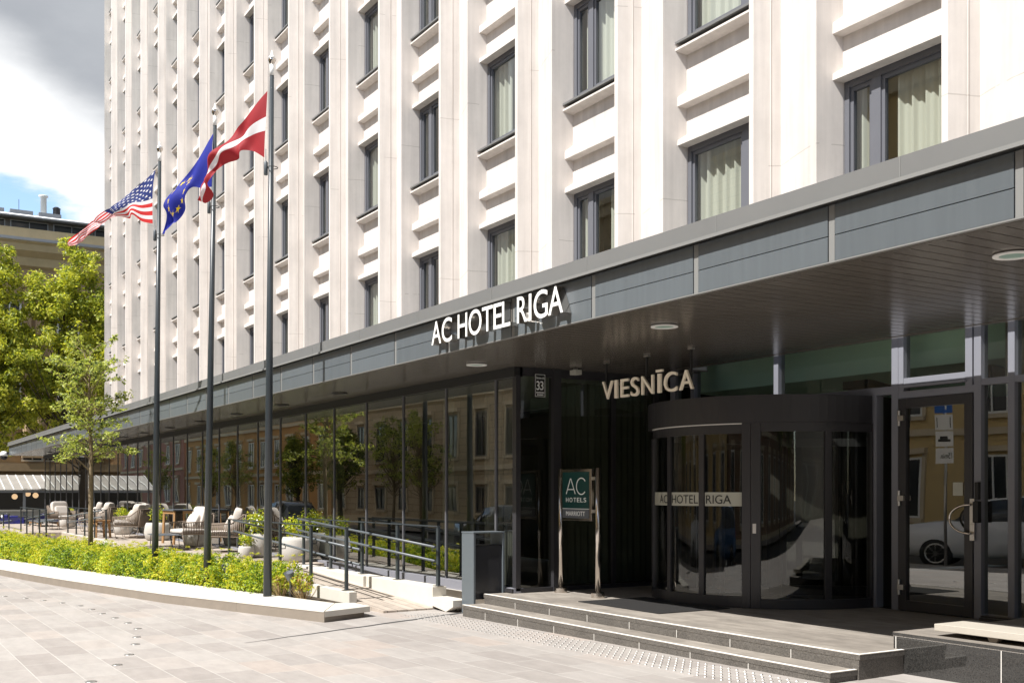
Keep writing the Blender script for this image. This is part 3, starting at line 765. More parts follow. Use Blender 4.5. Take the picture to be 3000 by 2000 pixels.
for ch, a, b in [('V',-11.11,-10.889),('I',-10.849,-10.795),('E',-10.727,-10.568),('S',-10.523,-10.366),('N',-10.311,-10.086),('Ī',-10.045,-9.905),('C',-9.889,-9.657),('A',-9.613,-9.373)]:
    mb = MB()
    if ch == 'Ī':
        v, f = fit_glyph('I', -10.004, -9.946, 2.766, 2.99, 8.10, 8.126, 0); mb.add(v, f); mb.box(-10.035,-9.915,8.10,8.126,3.012,3.038)
    else:
        e_ = .004 if ch in 'SC' else 0
        v, f = fit_glyph(ch, a, b, 2.766-e_, 2.99+e_, 8.10, 8.126, .002); mb.add(v, f)
    mb.build('letter', M['lettergold'], vs_, fix=False)
mb = MB()
for x in (-11.06,-10.25,-9.445): mb.box(x-.012,x+.012,8.128,8.15,2.76,ZS-.005)
for z in (2.80,2.95): mb.box(-11.1,-9.38,8.131,8.139,z-.006,z+.006)
mb.build('hanger', M['black'], vs_)
mb = MB()
for x in (-11.06,-10.25,-9.445): mb.box(x-.04,x+.04,8.12,8.16,ZS-.02,ZS-.004)
mb.build('ceiling_plate', M['alu'], vs_)

ss = thing('totem_sign', (-11.43, 7.97, P0), 'teal hotel sign board between two polished steel posts', 'sign')
for x in (-11.852,-11.015):
    mb = MB(); mb.tube([(x,7.97,P0+.05),(x,7.97,1.90)], .034, 20); po = mb.build('post', M['steel'], ss, (x,7.97,P0), smooth=False)
    for p in po.data.polygons: p.use_smooth = len(p.vertices) == 4
    mb = MB(); mb.lathe([(.085,0),(.085,.06),(.075,.068),(.0345,.068)], (x,7.97,P0+.001), 28); mb.build('foot', M['steel'], po, (x,7.97,P0))
mb = MB(); mb.box(-11.80,-11.125,7.945,7.99,1.228,1.892); mb.build('frame', M['steel'], ss, bevel=.004)
mb = MB(); mb.box(-11.765,-11.175,7.940,7.9445,1.386,1.855); mb.build('teal_panel', M['teal'], ss)
mb = MB(); mb.box(-11.765,-11.175,7.940,7.9445,1.262,1.378); mb.build('slate_panel', M['slate'], ss)
mb = MB(); mb.box(-11.765,-11.175,7.9385,7.9444,1.379,1.3855)
A_ = [(-11.675,1.572),(-11.575,1.772),(-11.475,1.572)]
mb.bar((-11.675,7.9385,1.572),(-11.580,7.9385,1.772),.0135,.002, up=(0,1,0)); mb.bar((-11.47,7.9385,1.572),(-11.571,7.9385,1.772),.0135,.002, up=(0,1,0)); mb.box(-11.645,-11.5,7.9375,7.9395,1.625,1.638)
cc = (-11.335, 1.672)
pts = [(cc[0]+.108*math.cos(R(a)), 7.9385, cc[1]+.104*math.sin(R(a))) for a in range(38, 323, 8)]
for a, b in zip(pts, pts[1:]): mb.bar(a, b, .0135, .002, up=(0,1,0))
for ch, a in zip('HOTELS', (-11.68,-11.60,-11.508,-11.43,-11.355,-11.283)):
    text_mb(mb, ch, a, a+(.056 if ch != 'O' else .066), 1.468, 1.525, 7.9395, th=.002)
text_mb(mb, 'MARRIOTT', -11.68, -11.255, 1.292, 1.35, 7.9395, th=.002)
mb.build('lettering', M['ink'], ss, fix=False)
mb = MB()
for z in (1.77,1.355):
    mb.box(-11.125,-11.05,7.955,7.98,z-.02,z+.02); mb.box(-11.82,-11.80,7.955,7.98,z-.02,z+.02)
mb.build('bracket', M['alu'], ss)

np_ = thing('house_number_plate', (-12.035, 7.75, 2.99), 'black street plate with white border and the number 33', 'sign')
mb = MB(); mb.box(-12.045,-12.03,7.675,7.848,2.845,3.165); mb.build('plate', M['blacksign'], np_, bevel=.003)
def pp(v): return (-12.028+0*v[1], v[0], v[2])      # faces +X
mb = MB()
def onplate(body, y0, y1, z0, z1, bold=0):
    v, f = fit_glyph(body, y0, y1, z0, z1, -.001, .001, bold)
    mb.add([(-12.0285-p[1], p[0], p[2]) for p in v], f)
for ch, a in (('3',7.702),('3',7.762)): onplate(ch, a, a+.052, 2.945, 3.065, .012)
onplate('Dzirnavu iela', 7.695, 7.828, 3.092, 3.122)
for z0, z1, a, b in ((2.905,2.924,7.70,7.824),(2.876,2.895,7.715,7.81)):
    x = a
    random.seed(int(z0*1000))
    while x < b:
        w = random.uniform(.012,.03); mb.box(-12.0295,-12.0275,x,min(x+w,b),z0,z1-.004*random.random()); x += w+.006
bw = .006
for a, b, c, d in ((7.683,7.84,3.147,3.153),(7.683,7.84,2.857,2.863),(7.683,7.688,2.863,3.147),(7.834,7.84,2.863,3.147)): mb.box(-12.0295,-12.0275,a,b,c,d)
mb.build('lettering', M['ink'], np_, fix=False)
mb = MB(); mb.box(-12.045,-12.032,7.69,7.84,3.17,3.235); mb.build('bracket', M['dark'], np_)

em = thing('ceiling_sensor', (-11.85, 8.2, ZS), 'small louvred sensor box under the porch ceiling', 'sensor')
mb = MB(); mb.box(-11.92,-11.78,8.16,8.26,ZS-.085,ZS-.02); mb.build('body', M['band'], em, bevel=.004)
mb = MB(); mb.box(-11.87,-11.83,8.18,8.23,ZS-.02,ZS-.001); mb.build('mount', M['alu'], em)
cd = thing('dome_camera', (-53.72, 5.83, 3.22), 'white dome security camera on the far end of the canopy', 'camera')
mb = MB(); mb.lathe([(.001,.22),(.12,.2),(.17,.08),(.17,0)], (-53.75,5.80,3.22), 20); mb.build('housing', M['white'], cd, smooth=True)
mb = MB(); mb.lathe([(.15,0),(.13,-.12),(.001,-.18)], (-53.75,5.80,3.218), 20); mb.build('dome', M['black'], cd, smooth=True)
mb = MB(); mb.box(-53.72,-53.6,5.9,6.0,3.3,3.4); mb.build('arm', M['dark'], cd)

# ------------------------------------------------------------------ litter bin
bn = thing('litter_bin', (-12.4, 7.1, 0), 'tall grey steel litter bin beside the entrance steps', 'bin')
mb = MB()
mb.box(-12.56,-12.24,6.87,6.90,gz(-12.4,6.9),1.06); mb.box(-12.56,-12.24,7.31,7.34,gz(-12.4,6.9),1.06); mb.box(-12.565,-12.235,6.865,7.345,1.06,1.078)
mb.build('frame', M['binframe'], bn, bevel=.003)
mb = MB(); mb.box(-12.54,-12.262,6.9,7.31,.20,.895); mb.build('body', M['binbody'], bn, bevel=.003)
mb = MB(); mb.box(-12.53,-12.27,6.9,7.31,.897,.903); mb.build('rim', M['black'], bn)

# ------------------------------------------------------------------ studs
spots = [(-19.579,2.119),(-18.986,2.364),(-18.369,2.55),(-17.701,2.72),(-17.029,2.866),(-16.349,2.909),(-15.645,2.92),(-14.973,2.955),(-14.245,2.972),(-13.545,2.936),(-12.722,2.748),(-12.106,2.6),(-11.329,2.373),(-10.692,2.131),(-9.849,1.747)]
for i, (x, y) in enumerate(spots):
    if i == 0:
        mb = MB(); mb.lathe([(.05,0),(.049,.003),(.04,.006),(.001,.007)], (x, y, gz(x,y)+.001), 20)
        s0 = mb.build('ground_stud', M['alu'], None, (x, y, gz(x,y)), smooth=True); o = s0
    else:
        o = link(s0.copy()); o.location = (x, y, gz(x, y))
    tag(o, 'round steel stud set into the paving in a curved row', 'stud', 'steel studs in the paving')
# painted cast shadow: dark wedge shaped strip laid on the plaza paving
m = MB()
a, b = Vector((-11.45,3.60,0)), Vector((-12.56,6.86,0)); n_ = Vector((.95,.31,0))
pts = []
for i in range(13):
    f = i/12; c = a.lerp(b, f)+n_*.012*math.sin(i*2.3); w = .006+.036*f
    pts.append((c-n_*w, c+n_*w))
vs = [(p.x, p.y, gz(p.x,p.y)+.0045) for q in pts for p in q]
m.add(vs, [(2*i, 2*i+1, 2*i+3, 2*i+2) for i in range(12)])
tag(m.build('painted_shadow_strip', M['asphalt'], None, (0,0,0), fix=False), kind='structure')
# ------------------------------------------------------------------ planter and terrace
OUT = [(-48,.4),(-40,1.05),(-32,1.85),(-25.08,2.66),(-21.2,3.2),(-16.5,4.02),(-14.4,4.56),(-12.7,5.0)]
INN = [(-48,1.4),(-40,2.05),(-32,2.85),(-25.0,3.7),(-21.3,4.28),(-16.6,5.03),(-14.9,5.3),(-13.6,5.5)]
DECK = [(-48,4.35),(-40,4.5),(-33,4.6),(-29,5.1),(-24,5.45),(-20.1,5.75),(-18.7,5.9)]
def lerp_line(L, x):
    for (a, b), (c, d) in zip(L, L[1:]):
        if a <= x <= c: return b+(d-b)*(x-a)/(c-a)
    return L[0][1] if x < L[0][0] else L[-1][1]
pk = thing('planter_ledge', (-20, 3.8, gz(-20,3.8)), 'long pale stone ledge curving round the flower bed', 'planter')
def resample(L, n):
    xs = [L[0][0]+(L[-1][0]-L[0][0])*i/n for i in range(n+1)]
    return [(x, lerp_line(L, x)) for x in xs]
def ledge(z0, z1, inset, joints):
    m = MB(); N = 18
    o = resample(OUT, N); i_ = resample(INN, N)
    for k in range(N):
        g = joints/2
        def mix(p, q, t): return (p[0]+(q[0]-p[0])*t, p[1]+(q[1]-p[1])*t)
        L0 = math.dist(o[k], o[k+1]); t = g/L0
        a, b = mix(o[k], o[k+1], t), mix(o[k], o[k+1], 1-t); c, d = mix(i_[k], i_[k+1], 1-t), mix(i_[k], i_[k+1], t)
        sh = lambda p: (p[0], p[1]+inset)
        m.slab([sh(a), sh(b), c, d], lambda x,y: gz(x,y)+z0, lambda x,y: gz(x,y)+z1)
    return m
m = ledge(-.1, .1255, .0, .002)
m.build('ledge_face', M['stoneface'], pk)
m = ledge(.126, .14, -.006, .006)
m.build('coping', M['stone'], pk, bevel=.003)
m = MB()
m.slab([(-12.697,5.003),(-12.93,5.72),(-13.47,5.73),(-13.595,5.502)], lambda x,y: gz(x,y)+.065, lambda x,y: gz(x,y)+.14)
m.build('end_coping', M['stone'], pk, bevel=.006)
m = MB(); m.slab([(-12.705,5.006),(-12.99,5.66),(-13.5,5.7),(-13.59,5.51)], lambda x,y: gz(x,y)-.05, lambda x,y: gz(x,y)+.0645); m.build('end_face', M['stoneface'], pk)
bed = resample(INN, 14) + [(-13.45,5.73),(-14.0,5.88),(-18.6,5.9)] + DECK[::-1][1:]
m = MB(); m.slab(bed, -.3, lambda x,y: gz(x,y)+.07); tag(m.build('bed_soil', M['soil'], None, (0,0,0)), kind='structure')

# terrace deck and ramp
dk = [(-48,7.33),(-48,4.4),(-40,4.5),(-37.3,4.62),(-37.2,5.7),(-29.8,5.7),(-29.7,5.15),(-24,5.47),(-20.1,5.77),(-18.62,5.92),(-18.62,7.33)]
m = MB(); m.slab(dk, -.35, .30); tag(m.build('terrace_deck', M['deck'], None, (0,0,0)), kind='structure')
m = MB(); m.slab([(-18.618,6.03),(-13.2,6.03),(-13.2,6.78),(-18.618,6.78)], -.4, lambda x,y: .012+(-13.2-x)/5.42*.285); tag(m.build('entrance_ramp', M['deck'], None, (0,0,0)), kind='structure')
m = MB(); m.slab([(-37.19,4.62),(-29.81,4.62),(-29.81,5.7),(-37.19,5.7)], -.6, lambda x,y: .29-(-29.8-x)/7.4*.5); tag(m.build('terrace_ramp', M['deck'], None, (0,0,0)), kind='structure')
m = MB(); m.slab([(-18.6,7.0),(-12.58,7.0),(-12.58,7.46),(-18.6,7.46)], -.3, -.02); tag(m.build('gravel_strip', M['stoneface'], None, (0,0,0)), kind='structure')
rw = thing('ramp_inner_wall', (-15.9, 6.9, 0), 'white stone wall along the glass side of the entrance ramp', 'wall')
m = MB(); m.box(-18.58,-15.50,6.74,7.0,-.2,.298); m.box(-15.497,-13.24,6.785,7.0,-.2,.298); m.build('wall', M['stone'], rw, bevel=.005)
m = MB(); m.add([(-13.237,6.76,-.1),(-12.62,6.76,-.1),(-12.62,7.0,-.1),(-13.237,7.0,-.1),(-13.237,6.76,.05),(-12.80,6.76,.0),(-12.80,7.0,.0),(-13.237,7.0,.05),(-13.237,6.76,.163),(-12.60,6.76,.163),(-12.60,7.0,.163),(-13.237,7.0,.163),(-12.6,6.76,.08),(-12.6,7.0,.08)], [(8,9,10,11),(4,5,12,9,8),(7,11,10,13,6),(5,6,13,12),(12,13,10,9),(4,8,11,7)])
m.build('end_block', M['stone'], rw)
ro = thing('ramp_outer_wall', (-16, 5.97, 0), 'low white stone wall along the flower bed side of the entrance ramp', 'wall')
m = MB(); m.slab([(-18.6,5.91),(-14.08,5.91),(-14.08,6.028),(-18.6,6.028)], -.2, .2); m.build('wall', M['stone'], ro, bevel=.005)
rl = thing('terrace_ramp_wall', (-33.5, 5.76, 0), 'white wall of the farther terrace ramp behind the young tree', 'wall')
m = MB(); m.box(-37.2,-29.1,5.703,5.82,-.5,.305); m.box(-30.2,-29.1,5.25,5.70,-.3,.302); m.build('wall', M['stone'], rl, bevel=.005)

def railing(label, Y, posts, zt, zf, tubes, side, w=.05):
    t = thing('handrail', ((posts[0]+posts[-1])/2, Y, zf(posts[0])), label, 'railing')
    m = MB(); m.box(min(posts)-.03, max(posts)+.03, Y-.03, Y+.03, zt-.012, zt+.004); m.build('top_rail', M['post'], t, bevel=.002)
    for x in posts:
        m = MB(); m.box(x-.032, x+.032, Y-.018, Y+.018, zf(x), zt-.0125); p = m.build('post', M['post'], t, (x, Y, zf(x)), bevel=.002)
        m = MB(); m.box(x-.075, x+.075, Y-.05, Y+.05, zf(x)+.0005, zf(x)+.009); m.build('base_plate', M['alu'], p, (x, Y, zf(x)))
    for (xa, za, xb, zb) in tubes:
        m = MB(); yy = Y+side*.09
        m.tube([(xa,yy,za),(xb,yy,zb)], .018, 12); o = m.build('handrail_tube', M['tubes'], t, smooth=False)
        for pl_ in o.data.polygons: pl_.use_smooth = len(pl_.vertices) == 4
        m = MB()
        for x in posts:
            if min(xa,xb)-.01 <= x <= max(xa,xb)+.3:
                z = za+(zb-za)*(x-xa)/(xb-xa)
                m.tube([(x,Y+side*.021,z-.06),(x,yy,z-.06),(x,yy,z-.02)], .008, 6)
        if m.v: m.build('bracket', M['post'], t)
    return t
railing('grey handrail on the flower bed side of the entrance ramp', 5.97, [-19.933,-17.115,-15.713,-14.322], 1.094, lambda x: .30 if x < -18.6 else .201,
        [(-19.98,1.07,-14.05,.79),(-19.98,.872,-14.05,.578)], 1)
railing('grey handrail on the glass side of the entrance ramp', 6.89, [-18.50,-17.21,-15.889,-14.581,-13.275], 1.127, lambda x: .2995, [(-18.55,1.117,-13.19,.844),(-18.56,.918,-13.19,.653)], -1)
railing('grey handrail on the white ramp wall behind the young tree', 5.76, [-36.37,-34.87,-33.47,-31.93,-30.33], 1.12, lambda x: .306, [(-35.8,.84,-30.5,1.10),(-35.8,.65,-30.5,.93)], -1)
railing('dark handrail on the street side of the farther ramp', 4.66, [-38.5,-37.1,-35.75,-34.35,-33.05], 1.10, lambda x: .12, [(-38.4,.72,-32.2,1.02),(-38.4,.52,-32.2,.83)], 1)
railing('low dark handrail at the far left end of the flower bed', 4.55, [-45.2,-43.76,-42.28,-40.71], .84, lambda x: -.15, [(-45.2,.45,-40.7,.62)], 1)

# ------------------------------------------------------------------ flagpoles
POLES = [((-15.17,5.10),(-15.13,5.155),'red and white striped flag'),((-17.775,4.95),(-17.68,5.06),'blue flag with yellow stars'),((-20.196,4.68),(-20.12,4.75),'striped flag with white stars on blue')]
PL = ['nearest grey flagpole, the one flying the red and white flag', 'middle grey flagpole, the one flying the blue flag', 'farthest grey flagpole, the one flying the flag with stripes and stars']
for (b, t_, _), lab in zip(POLES, PL):
    zb = gz(*b)+.06
    t = thing('flagpole', (b[0], b[1], zb), lab, 'flagpole', 'flagpoles in the flower bed')
    B = Vector((b[0], b[1], zb)); T = Vector((t_[0], t_[1], 7.60))
    m = MB(); m.tube([B, B.lerp(T,.5), T], [.061,.048,.030], 20); o = m.build('pole', M['post'], t)
    for p in o.data.polygons: p.use_smooth = len(p.vertices) == 4
    m = MB()
    d = Vector((.06,-.09,0)).normalized()
    m.tube([B+d*.052+Vector((0,0,.02)), T+d*.025], .006, 6); m.build('rope_channel', M['tubes'], t)
    m = MB(); m.tube([T+Vector((0,0,.001)), T+Vector((0,0,.16))], [.034,.03], 12); m.build('wrapped_cap', M['white'], t, smooth=True)
    m = MB(); m.lathe([(.052,.245),(.045,.27),(.02,.30),(.008,.36),(.001,.37)], T, 14); m.build('cap_cone', M['white'], t, smooth=True)
    m = MB(); m.lathe([(.012,.162),(.036,.185),(.054,.215),(.06,.24),(.052,.252)], T+Vector((0,0,-.005)), 14); m.build('finial', M['steel'], t, smooth=True)
    q = B.lerp(T, .826); rr = .056*.174+.036
    m = MB(); c = q+Vector((-.085,-.05,0)); m.lathe([(.02,-.1),(.03,-.09),(.03,.08),(.018,.1),(.006,.11),(.005,.28)], c, 12); m.build('halyard_weight', M['tubes'], t, smooth=True)
    m = MB(); ring = [q+Vector((.075*math.cos(a)+.03, .075*math.sin(a)+.01, -.01)) for a in [2*PI*i/16 for i in range(17)]]; m.tube(ring, .006, 6, caps=False); m.tube([c+Vector((.02,0,0)), q+Vector((-.02,-.02,0))], .006, 6); m.build('halyard_ring', M['black'], t, smooth=True)

def sample(L, s):
    n = len(L)-1; t = min(max(s, 0), 1)*n; i = min(int(t), n-1); f = t-i
    p = [L[max(i-1,0)], L[i], L[i+1], L[min(i+2,n)]]
    out = []
    for c in (0, 1):
        a, b, d, e = (q[c] for q in p)
        out.append(.5*((2*b)+(-a+d)*f+(2*a-5*b+4*d-e)*f*f+(-a+3*b-3*d+e)*f**3))
    return out
def flagmat(name, col):
    m = bpy.data.materials.new(name); m.use_nodes = True; nt = m.node_tree
    b = nt.nodes['Principled BSDF']; out = nt.nodes['Material Output']
    b.inputs['Base Color'].default_value = (*col, 1); b.inputs['Roughness'].default_value = .7
    t = nt.nodes.new('ShaderNodeBsdfTranslucent'); t.inputs['Color'].default_value = (*[c*1.05 for c in col], 1)
    mx = nt.nodes.new('ShaderNodeMixShader'); mx.inputs[0].default_value = .4
    nt.links.new(b.outputs[0], mx.inputs[1]); nt.links.new(t.outputs[0], mx.inputs[2]); nt.links.new(mx.outputs[0], out.inputs['Surface'])
    return m
FM = {'red': flagmat('cloth_maroon', (.35,.022,.03)), 'white': flagmat('cloth_white', (.8,.78,.8)), 'navy': flagmat('cloth_blue', (.02,.03,.32)), 'yellow': flagmat('cloth_yellow', (.85,.62,.02)), 'red2': flagmat('cloth_scarlet', (.62,.03,.03)), 'blue2': flagmat('cloth_navy', (.015,.03,.16))}
def star(px, py, cx, cy, r):
    dx, dy = px-cx, py-cy; d = math.hypot(dx, dy)
    if d > r: return False
    a = (math.atan2(dx, -dy)) % (2*PI/5); a = min(a, 2*PI/5-a)
    ri = .382*r
    x1, y1 = r, 0; x2, y2 = ri*math.cos(PI/5), ri*math.sin(PI/5)
    x, y = d*math.cos(a), d*math.sin(a)
    return (x2-x1)*(y-y1)-(y2-y1)*(x-x1) >= 0
def flag(i, top, bot, pal, fn, amp, nw_, label, nu=150, nv=104):
    px, py = POLES[i][1]; D = Vector((-.866,-.5,0)); N = Vector((.5,-.866,0))
    def pos(s, t):
        a0, z0 = sample(top, s); a1, z1 = sample(bot, s)
        a = a0+(a1-a0)*t; z = z0+(z1-z0)*t
        w = amp*min(1, s*3+.15)*(math.sin(2*PI*(nw_*s+.55*t)+i)+.45*math.sin(2*PI*(1.7*nw_*s-1.1*t)+1+i))+.05*math.sin(PI*t)*math.sin(3*s+i)
        return Vector((px, py, 0)) + D*(a+.035) + N*(w+.02) + Vector((0,0,z))
    m = MB(); m.grid(pos, nu, nv, fn)
    o = m.build('flag', [FM[c] for c in pal], None, (px, py, top[0][1]), smooth=True, fix=False)
    tag(o, label, 'flag')
flag(0, [(.029,7.386),(.427,7.068),(.725,6.89),(1.028,6.672),(1.233,6.45),(1.295,6.229),(1.341,5.966)], [(.092,6.434),(.31,6.563),(.457,6.586),(.546,6.494),(.825,6.482),(1.048,6.362),(1.141,6.207),(1.1,6.057),(1.295,5.937)],
     ['red','white'], lambda s, t: 1 if .385 < t < .6 else 0, .055, 2.3, 'maroon flag with a white middle stripe blowing on the nearest pole')
def eu(s, t):
    x, y = s*1.5, t
    for k in range(12):
        a = 2*PI*k/12
        if star(x, y, .75+.33*math.sin(a), .5-.33*math.cos(a), .075): return 1
    return 0
flag(1, [(-.03,7.474),(.242,7.166),(.541,6.921),(.774,6.765),(1.01,6.591),(1.053,6.424),(1.022,6.264),(1.201,5.974)], [(-.03,6.602),(.242,6.616),(.425,6.641),(.564,6.481),(.645,6.321),(.844,6.139),(.934,6.099),(1.105,5.981)],
     ['navy','yellow'], eu, .045, 1.5, 'blue flag with a ring of yellow stars hanging on the middle pole')
def us(s, t):
    if s < .4 and t < 7/13:
        u, v = s/.4, t/(7/13)
        for r_ in range(9):
            for c_ in range(6 if r_ % 2 == 0 else 5):
                if star(u*1.41, v, (c_+.5)*1.41/6+(0 if r_ % 2 == 0 else 1.41/12), (r_+.5)/9, .058): return 1
        return 2
    return 0 if int(t*13) % 2 == 0 else 1
flag(2, [(.04,7.45),(.32,7.318),(.644,7.182),(.972,7.019),(1.325,6.849),(1.665,6.753),(1.799,6.742),(1.895,6.608),(2.068,6.535),(2.283,6.466),(2.489,6.395)], [(.125,6.49),(.391,6.56),(.589,6.7),(.753,6.668),(1.102,6.75),(1.4,6.642),(1.551,6.555),(1.895,6.436),(2.088,6.391),(2.263,6.317),(2.361,6.321)],
     ['red2','white','blue2'], us, .05, 2.4, 'flag with red and white stripes and a starred blue corner on the farthest pole', 220, 120)

# ------------------------------------------------------------------ terrace furniture
def soft(mb_, x0, x1, y0, y1, z0, z1, puff=.03, n=10, m=0, rot=None):
    """puffed cushion"""
    cx, cy, cz = (x0+x1)/2, (y0+y1)/2, (z0+z1)/2
    hx, hy, hz = (x1-x0)/2, (y1-y0)/2, (z1-z0)/2
    def sq(a, e): return math.copysign(abs(a)**e, a)
    vs = []; nu, nv = 28, 14
    for j in range(nv+1):
        v = -PI/2+PI*j/nv
        for i in range(nu):
            u = 2*PI*i/nu
            x = hx*sq(math.cos(v),.3)*sq(math.cos(u),.22); y = hy*sq(math.cos(v),.3)*sq(math.sin(u),.22); z = hz*sq(math.sin(v),.6)
            p = Vector((x, y, z))
            if rot: p = rot @ p
            vs.append((cx+p.x, cy+p.y, cz+p.z))
    fs = [(j*nu+i, j*nu+(i+1) % nu, (j+1)*nu+(i+1) % nu, (j+1)*nu+i) for j in range(nv) for i in range(nu)]
    mb_.add(vs, fs, m)
def lounge_chair():                       # faces -X
    t = thing('lounge_chair', (0,0,0), 'x', 'armchair', 'rope lounge chairs on the terrace')
    fr = MB(); 
    for y in (-.36, .36):
        fr.tube([(-.34,y,.36),(-.36,y,.60),(.12,y,.62),(.36,y,.80),(.42,y,.80)], .014, 8)
        fr.tube([(-.36,y*.92,.34),(-.28,y*.92,.012),(.30,y*.92,.012),(.36,y*.92,.34)], .011, 8)
        fr.tube([(-.34,y,.36),(.36,y,.33),(.42,y,.80)], .013, 8)
    fr.tube([(.42,-.36,.80),(.42,.36,.80)], .014, 8); fr.tube([(-.34,-.36,.35),(-.34,.36,.35)], .012, 8); fr.tube([(.36,-.36,.33),(.36,.36,.33)], .012, 8)
    fr.build('frame', M['rope'], t, smooth=True)
    for y in (-.36, .36):
        m = MB()
        for i in range(19):
            x = -.34+.70*i/18
            zt = .6 if x < .12 else .62+(x-.12)*.75
            m.tube([(x,y,.35),(x-.01,y*1.03,(.35+zt)/2),(x,y,min(zt,.8))], .0105, 6)
        m.build('side_weave', M['rope'], t, smooth=True)
    m = MB()
    for i in range(20):
        y = -.35+.70*i/19
        m.tube([(.36,y,.33),(.40,y,.56),(.42,y,.80)], .0125, 6)
    m.build('back_weave', M['rope'], t, smooth=True)
    m = MB(); m.box(-.33,.35,-.34,.34,.325,.345); m.build('seat_board', M['rope'], t)
    m = MB(); soft(m, -.38,.24,-.335,.335,.345,.465); m.build('seat_cushion', M['cushion'], t, smooth=True)
    m = MB(); soft(m, .13,.31,-.30,.30,.44,.96, rot=Matrix.Rotation(R(14),3,'Y')); m.build('back_cushion', M['cushion'], t, smooth=True)
    m = MB(); soft(m, .0,.14,-.24,.24,.46,.80, rot=Matrix.Rotation(R(28),3,'Y')); m.build('throw_pillow', M['cushion'], t, smooth=True)
    return t
ch0 = lounge_chair()
CH = [((-25.0,6.6),100,'rope lounge chair between the two nearer flagpoles, behind the low metal table'),((-23.1,6.85),72,'rope lounge chair nearest the entrance, right of the middle flagpole'),
      ((-31.45,6.62),58,'rope lounge chair left of the farthest flagpole, its dark back turned to the entrance'),((-32.5,7.0),62,'rope lounge chair partly hidden behind the one left of the farthest flagpole'),
      ((-36.3,6.75),60,'rope lounge chair just right of the young tree trunk, behind the handrail'),((-37.7,6.7),75,'rope lounge chair just left of the young tree trunk, behind the handrail'),((-41.2,6.35),200,'rope lounge chair farthest along the terrace, its woven back to the street')]
for i, ((x, y), a, lab) in enumerate(CH):
    o = ch0 if i == 0 else copy_tree(ch0)
    put(o, (x, y, .301), R(a), lab)
def low_table():
    t = thing('coffee_table', (0,0,0), 'x', 'table', 'low metal tables on the terrace')
    m = MB(); m.box(-.58,.58,-.28,.28,.335,.35); m.build('tabletop', M['slate'], t, bevel=.004)
    for x in (-.5,.5):
        for y in (-.22,.22):
            m = MB(); m.tube([(x*.95,y,.334),(x*1.05,y*1.05,.0)], .009, 8); m.build('leg', M['dark'], t, (x,y,0), smooth=True)
    return t
t0 = low_table()
for i, (x, y, a, lab) in enumerate([(-24.75,5.95,-4,'low dark metal table in front of the nearer lounge chairs'),(-40.2,5.75,5,'low dark metal table in front of the farthest lounge chair')]):
    o = t0 if i == 0 else copy_tree(t0); put(o, (x, y, .301), R(a), lab)
def bar_table(w, d, h, name, lab, loc, a=0, dark=True):
    t = thing(name, (0,0,0), lab, 'table' if h > .5 else 'stool')
    m = MB(); m.box(-w/2,w/2,-d/2,d/2,h-.035,h); m.build('tabletop', M['slate'] if dark else M['wood'], t, bevel=.005)
    for x in (-1,1):
        for y in (-1,1):
            m = MB(); m.bar((x*(w/2-.05),y*(d/2-.05),h-.036),(x*(w/2-.02),y*(d/2-.02),0),.05,.05); m.build('leg', M['wood'], t, (x*(w/2-.05),y*(d/2-.05),0))
    m = MB()
    for y in (-1,1): m.box(-(w/2-.07),w/2-.07,y*(d/2-.05)-.014,y*(d/2-.05)+.014,h-.11,h-.04)
    m.build('apron', M['wood'], t); put(t, loc, R(a)); return t
bar_table(.95,.6,.86,'side_table','wooden table with a dark top by the glass, left of the nearer lounge chairs',(-27.6,7.0,.301),3)
bar_table(.5,.45,.5,'wooden_stool','small wooden stool beside the handrail near the farthest flagpole',(-32.35,5.98,.301),10,False)
bar_table(2.3,.7,.5,'long_bench_table','low long wooden table at the far end of the terrace',(-44.6,6.2,.0),2)

def leaf_quads(m, c, r, n, size, squash=1, up=.3, idx=None, droop=0):
    """n small bent leaves scattered in a ball"""
    for _ in range(n):
        while True:
            p = Vector((random.uniform(-1,1), random.uniform(-1,1), random.uniform(-1,1)))
            if p.length <= 1: break
        p = p * (.45+.55*random.random())
        q = Vector((p.x*r, p.y*r, p.z*r*squash)) + Vector(c)
        nrm = (p*.8+Vector((random.gauss(0,.55), random.gauss(0,.55), random.gauss(up,.45)))).normalized()
        a = nrm.cross(Vector((random.gauss(0,1), random.gauss(0,1), random.gauss(0,1))))
        if a.length < 1e-3: continue
        a.normalize(); b = nrm.cross(a)
        s = size*random.uniform(.6,1.25)
        tip = q + a*s - Vector((0,0,droop*s)); base = q - a*s*.8
        m.add([base, q+b*s*.45+nrm*s*.12, tip, q-b*s*.45+nrm*s*.12], [(0,1,2,3)], idx() if callable(idx) else (idx or 0))
def pot_plant(lab, x, y, r, h, pr, ph, size=.035, n=420, flowers=0):
    t = thing('potted_plant', (x, y, .301), lab, 'plant', 'potted plants on the terrace')
    m = MB(); m.lathe([(r*.72,0),(r*.9,.05),(r,h*.45),(r*.93,h*.85),(r*.84,h),(r*.74,h),(r*.72,h-.05),(.001,h-.05)], (x,y,.302), 28); o = m.build('pot', M['pot'], t, smooth=True)
    m = MB()
    leaf_quads(m, (x,y,.3+h+ph*.42), pr, n, size, ph/2/pr*1.05, .3, lambda: random.choice((0,0,1,1,2,3)))
    m.build('foliage', LG, t, fix=False)
    if flowers:
        m = MB(); leaf_quads(m, (x,y,.3+h+ph*.35), pr*1.08, flowers, size*.8, ph/2/pr, .3, 0); m.build('flowers', M['white'], t, fix=False)
pot_plant('round pale pot with a bushy green plant left of the middle flagpole', -29.75, 6.98, .36, .47, .30, .55)
pot_plant('low pale pot under the nearer lounge chairs', -26.0, 6.95, .27, .36, .2, .25, n=200)
pot_plant('large pale pot of yellow green foliage with white flowers behind the nearest flagpole', -21.0, 6.85, .30, .46, .36, .6, n=600, flowers=70)
